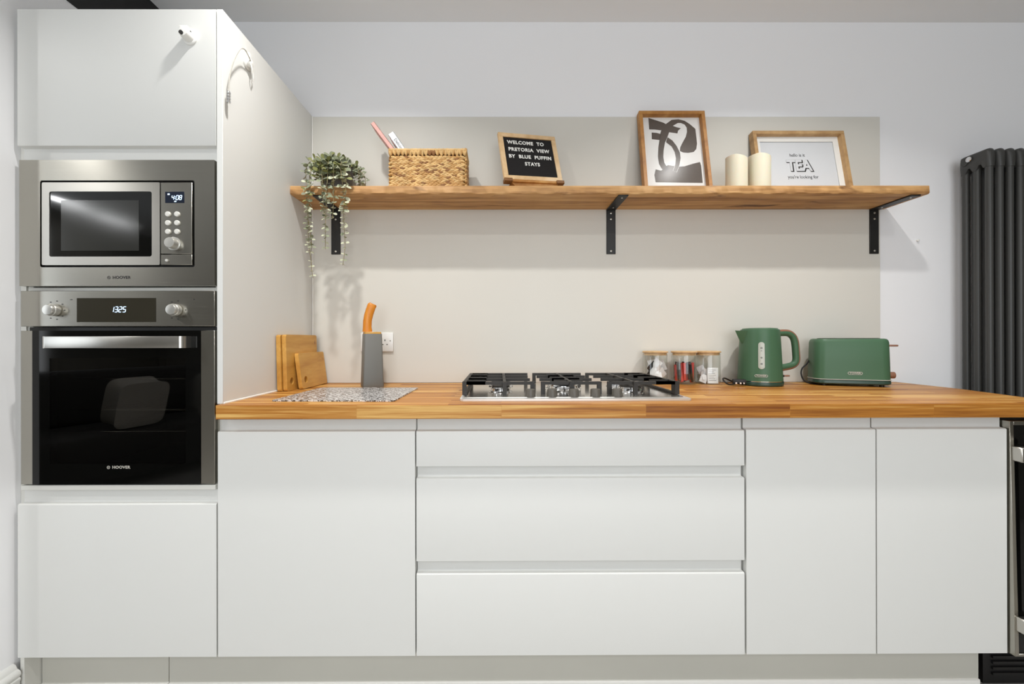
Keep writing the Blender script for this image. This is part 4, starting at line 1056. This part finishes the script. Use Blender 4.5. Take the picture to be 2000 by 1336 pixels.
# ------------------------------------------------------------------ small fittings
cl = thing('lock_mount', 'small white plastic lock mount with dark pin on the upper cabinet door', 'cabinet lock', (-.079, 0, 2.022))
b = B(); b.lathe([(.0215, .0003), (.0215, -.004), (.019, -.006)], 32, axis='y'); b.lathe([(.0165, -.005), (.0158, -.015), (.0150, -.026), (.0125, -.031), (.004, -.032)], 28, axis='y'); b.box(-.013, .013, -.031, -.008, .0, .018, .003, 2); b.build('body', 'white', cl)
b = B(); b.cyl((-.003, -.031, -.006), (-.003, -.0355, -.006), .0056, seg=18); b.cyl((.0125, -.018, .006), (.0145, -.018, .006), .0035, seg=10); b.build('pin', 'ink', cl)
cl = thing('cable_lock', 'thin looped cable lock hanging from a mount on the tall side panel', 'cable lock', (.0185, .118, 2.027))
b = B(); b.lathe([(.0205, 0), (.0205, .004), (.018, .006)], 28, axis='x'); b.lathe([(.0135, .005), (.012, .016), (.004, .018)], 24, axis='x'); b.box(.003, .012, -.006, .006, .010, .034, .002); b.build('mount', 'white', cl)
b = B(); b.tube(smooth_path([(.014, .002, .0), (.019, -.018, .006), (.024, -.050, .010), (.026, -.078, -.010), (.020, -.098, -.060), (.014, -.108, -.115), (.012, -.110, -.160)], 8), .0017, 8); b.build('cable', 'logo_light', cl)
b = B(); b.tube(smooth_path([(.014, .0, -.004), (.020, -.006, -.020), (.016, .004, -.042), (.010, .014, -.050), (.012, .016, -.03), (.013, .006, -.012)], 6), .0016, 6); b.build('strap_loop', 'white', cl)
b = B(); b.cyl((.012, -.110, -.160), (.012, -.110, -.196), .0042, seg=14)
for z in (-.164, -.173, -.182, -.191): b.cyl((.012, -.110, z), (.012, -.110, z - .0045), .006, seg=14)
b.build('barrel', 'chrome', cl)
tag(B().lathe([(.004, 0), (.004, -.005), (.006, -.007), (.002, -.009)], 14, (2.745, .6, 1.553), 'y').build('wall_hook', 'white'), 'tiny white peg on the wall between shelf and radiator', 'hook')

# ------------------------------------------------------------------ sofa and cushions behind the camera (seen only as reflections)
sf = thing('sofa', 'charcoal sofa across the room, seen only as a reflection in the oven glass', 'sofa', (-2.1, -2.3, 0), (0, 0, R(-60)))
B().box(-.9, .9, -.45, .4, .08, .42, .05, 3).build('seat', 'sofa', sf); B().box(-.9, .9, -.5, -.26, .4, .86, .07, 3).build('backrest', 'sofa', sf)
for sx_ in (-1, 1): B().box(min(sx_ * .9, sx_ * 1.1), max(sx_ * .9, sx_ * 1.1), -.5, .4, .0, .62, .05, 3).build('armrest', 'sofa', sf)
for k, (xx, yy, rz, lab) in enumerate(((-1.75, -2.55, -50, 'plump linen cushion at the near end of the sofa'), (-2.05, -2.0, -75, 'plump linen cushion at the far end of the sofa'))):
    b = B()
    rg = []
    for j in range(9):
        t_ = j / 8; d_ = .07 * math.sin(math.pi * t_) + .004; s_ = .18 * (1 - .06 * math.sin(math.pi * t_))
        rg.append([Vector((s_ * (abs(math.cos(a)) ** .35) * (1 if math.cos(a) > 0 else -1), (t_ - .5) * .0 + (j - 4) / 4 * .075, .18 + s_ * (abs(math.sin(a)) ** .35) * (1 if math.sin(a) > 0 else -1))) for a in [2 * math.pi * i / 28 + .01 for i in range(28)]])
    b.ring_loft(rg); o = b.build('cushion', 'cushion', None, (xx, yy, .45), (R(-15), 0, R(rz))); tag(o, lab, 'cushion', 'cushions on the sofa')
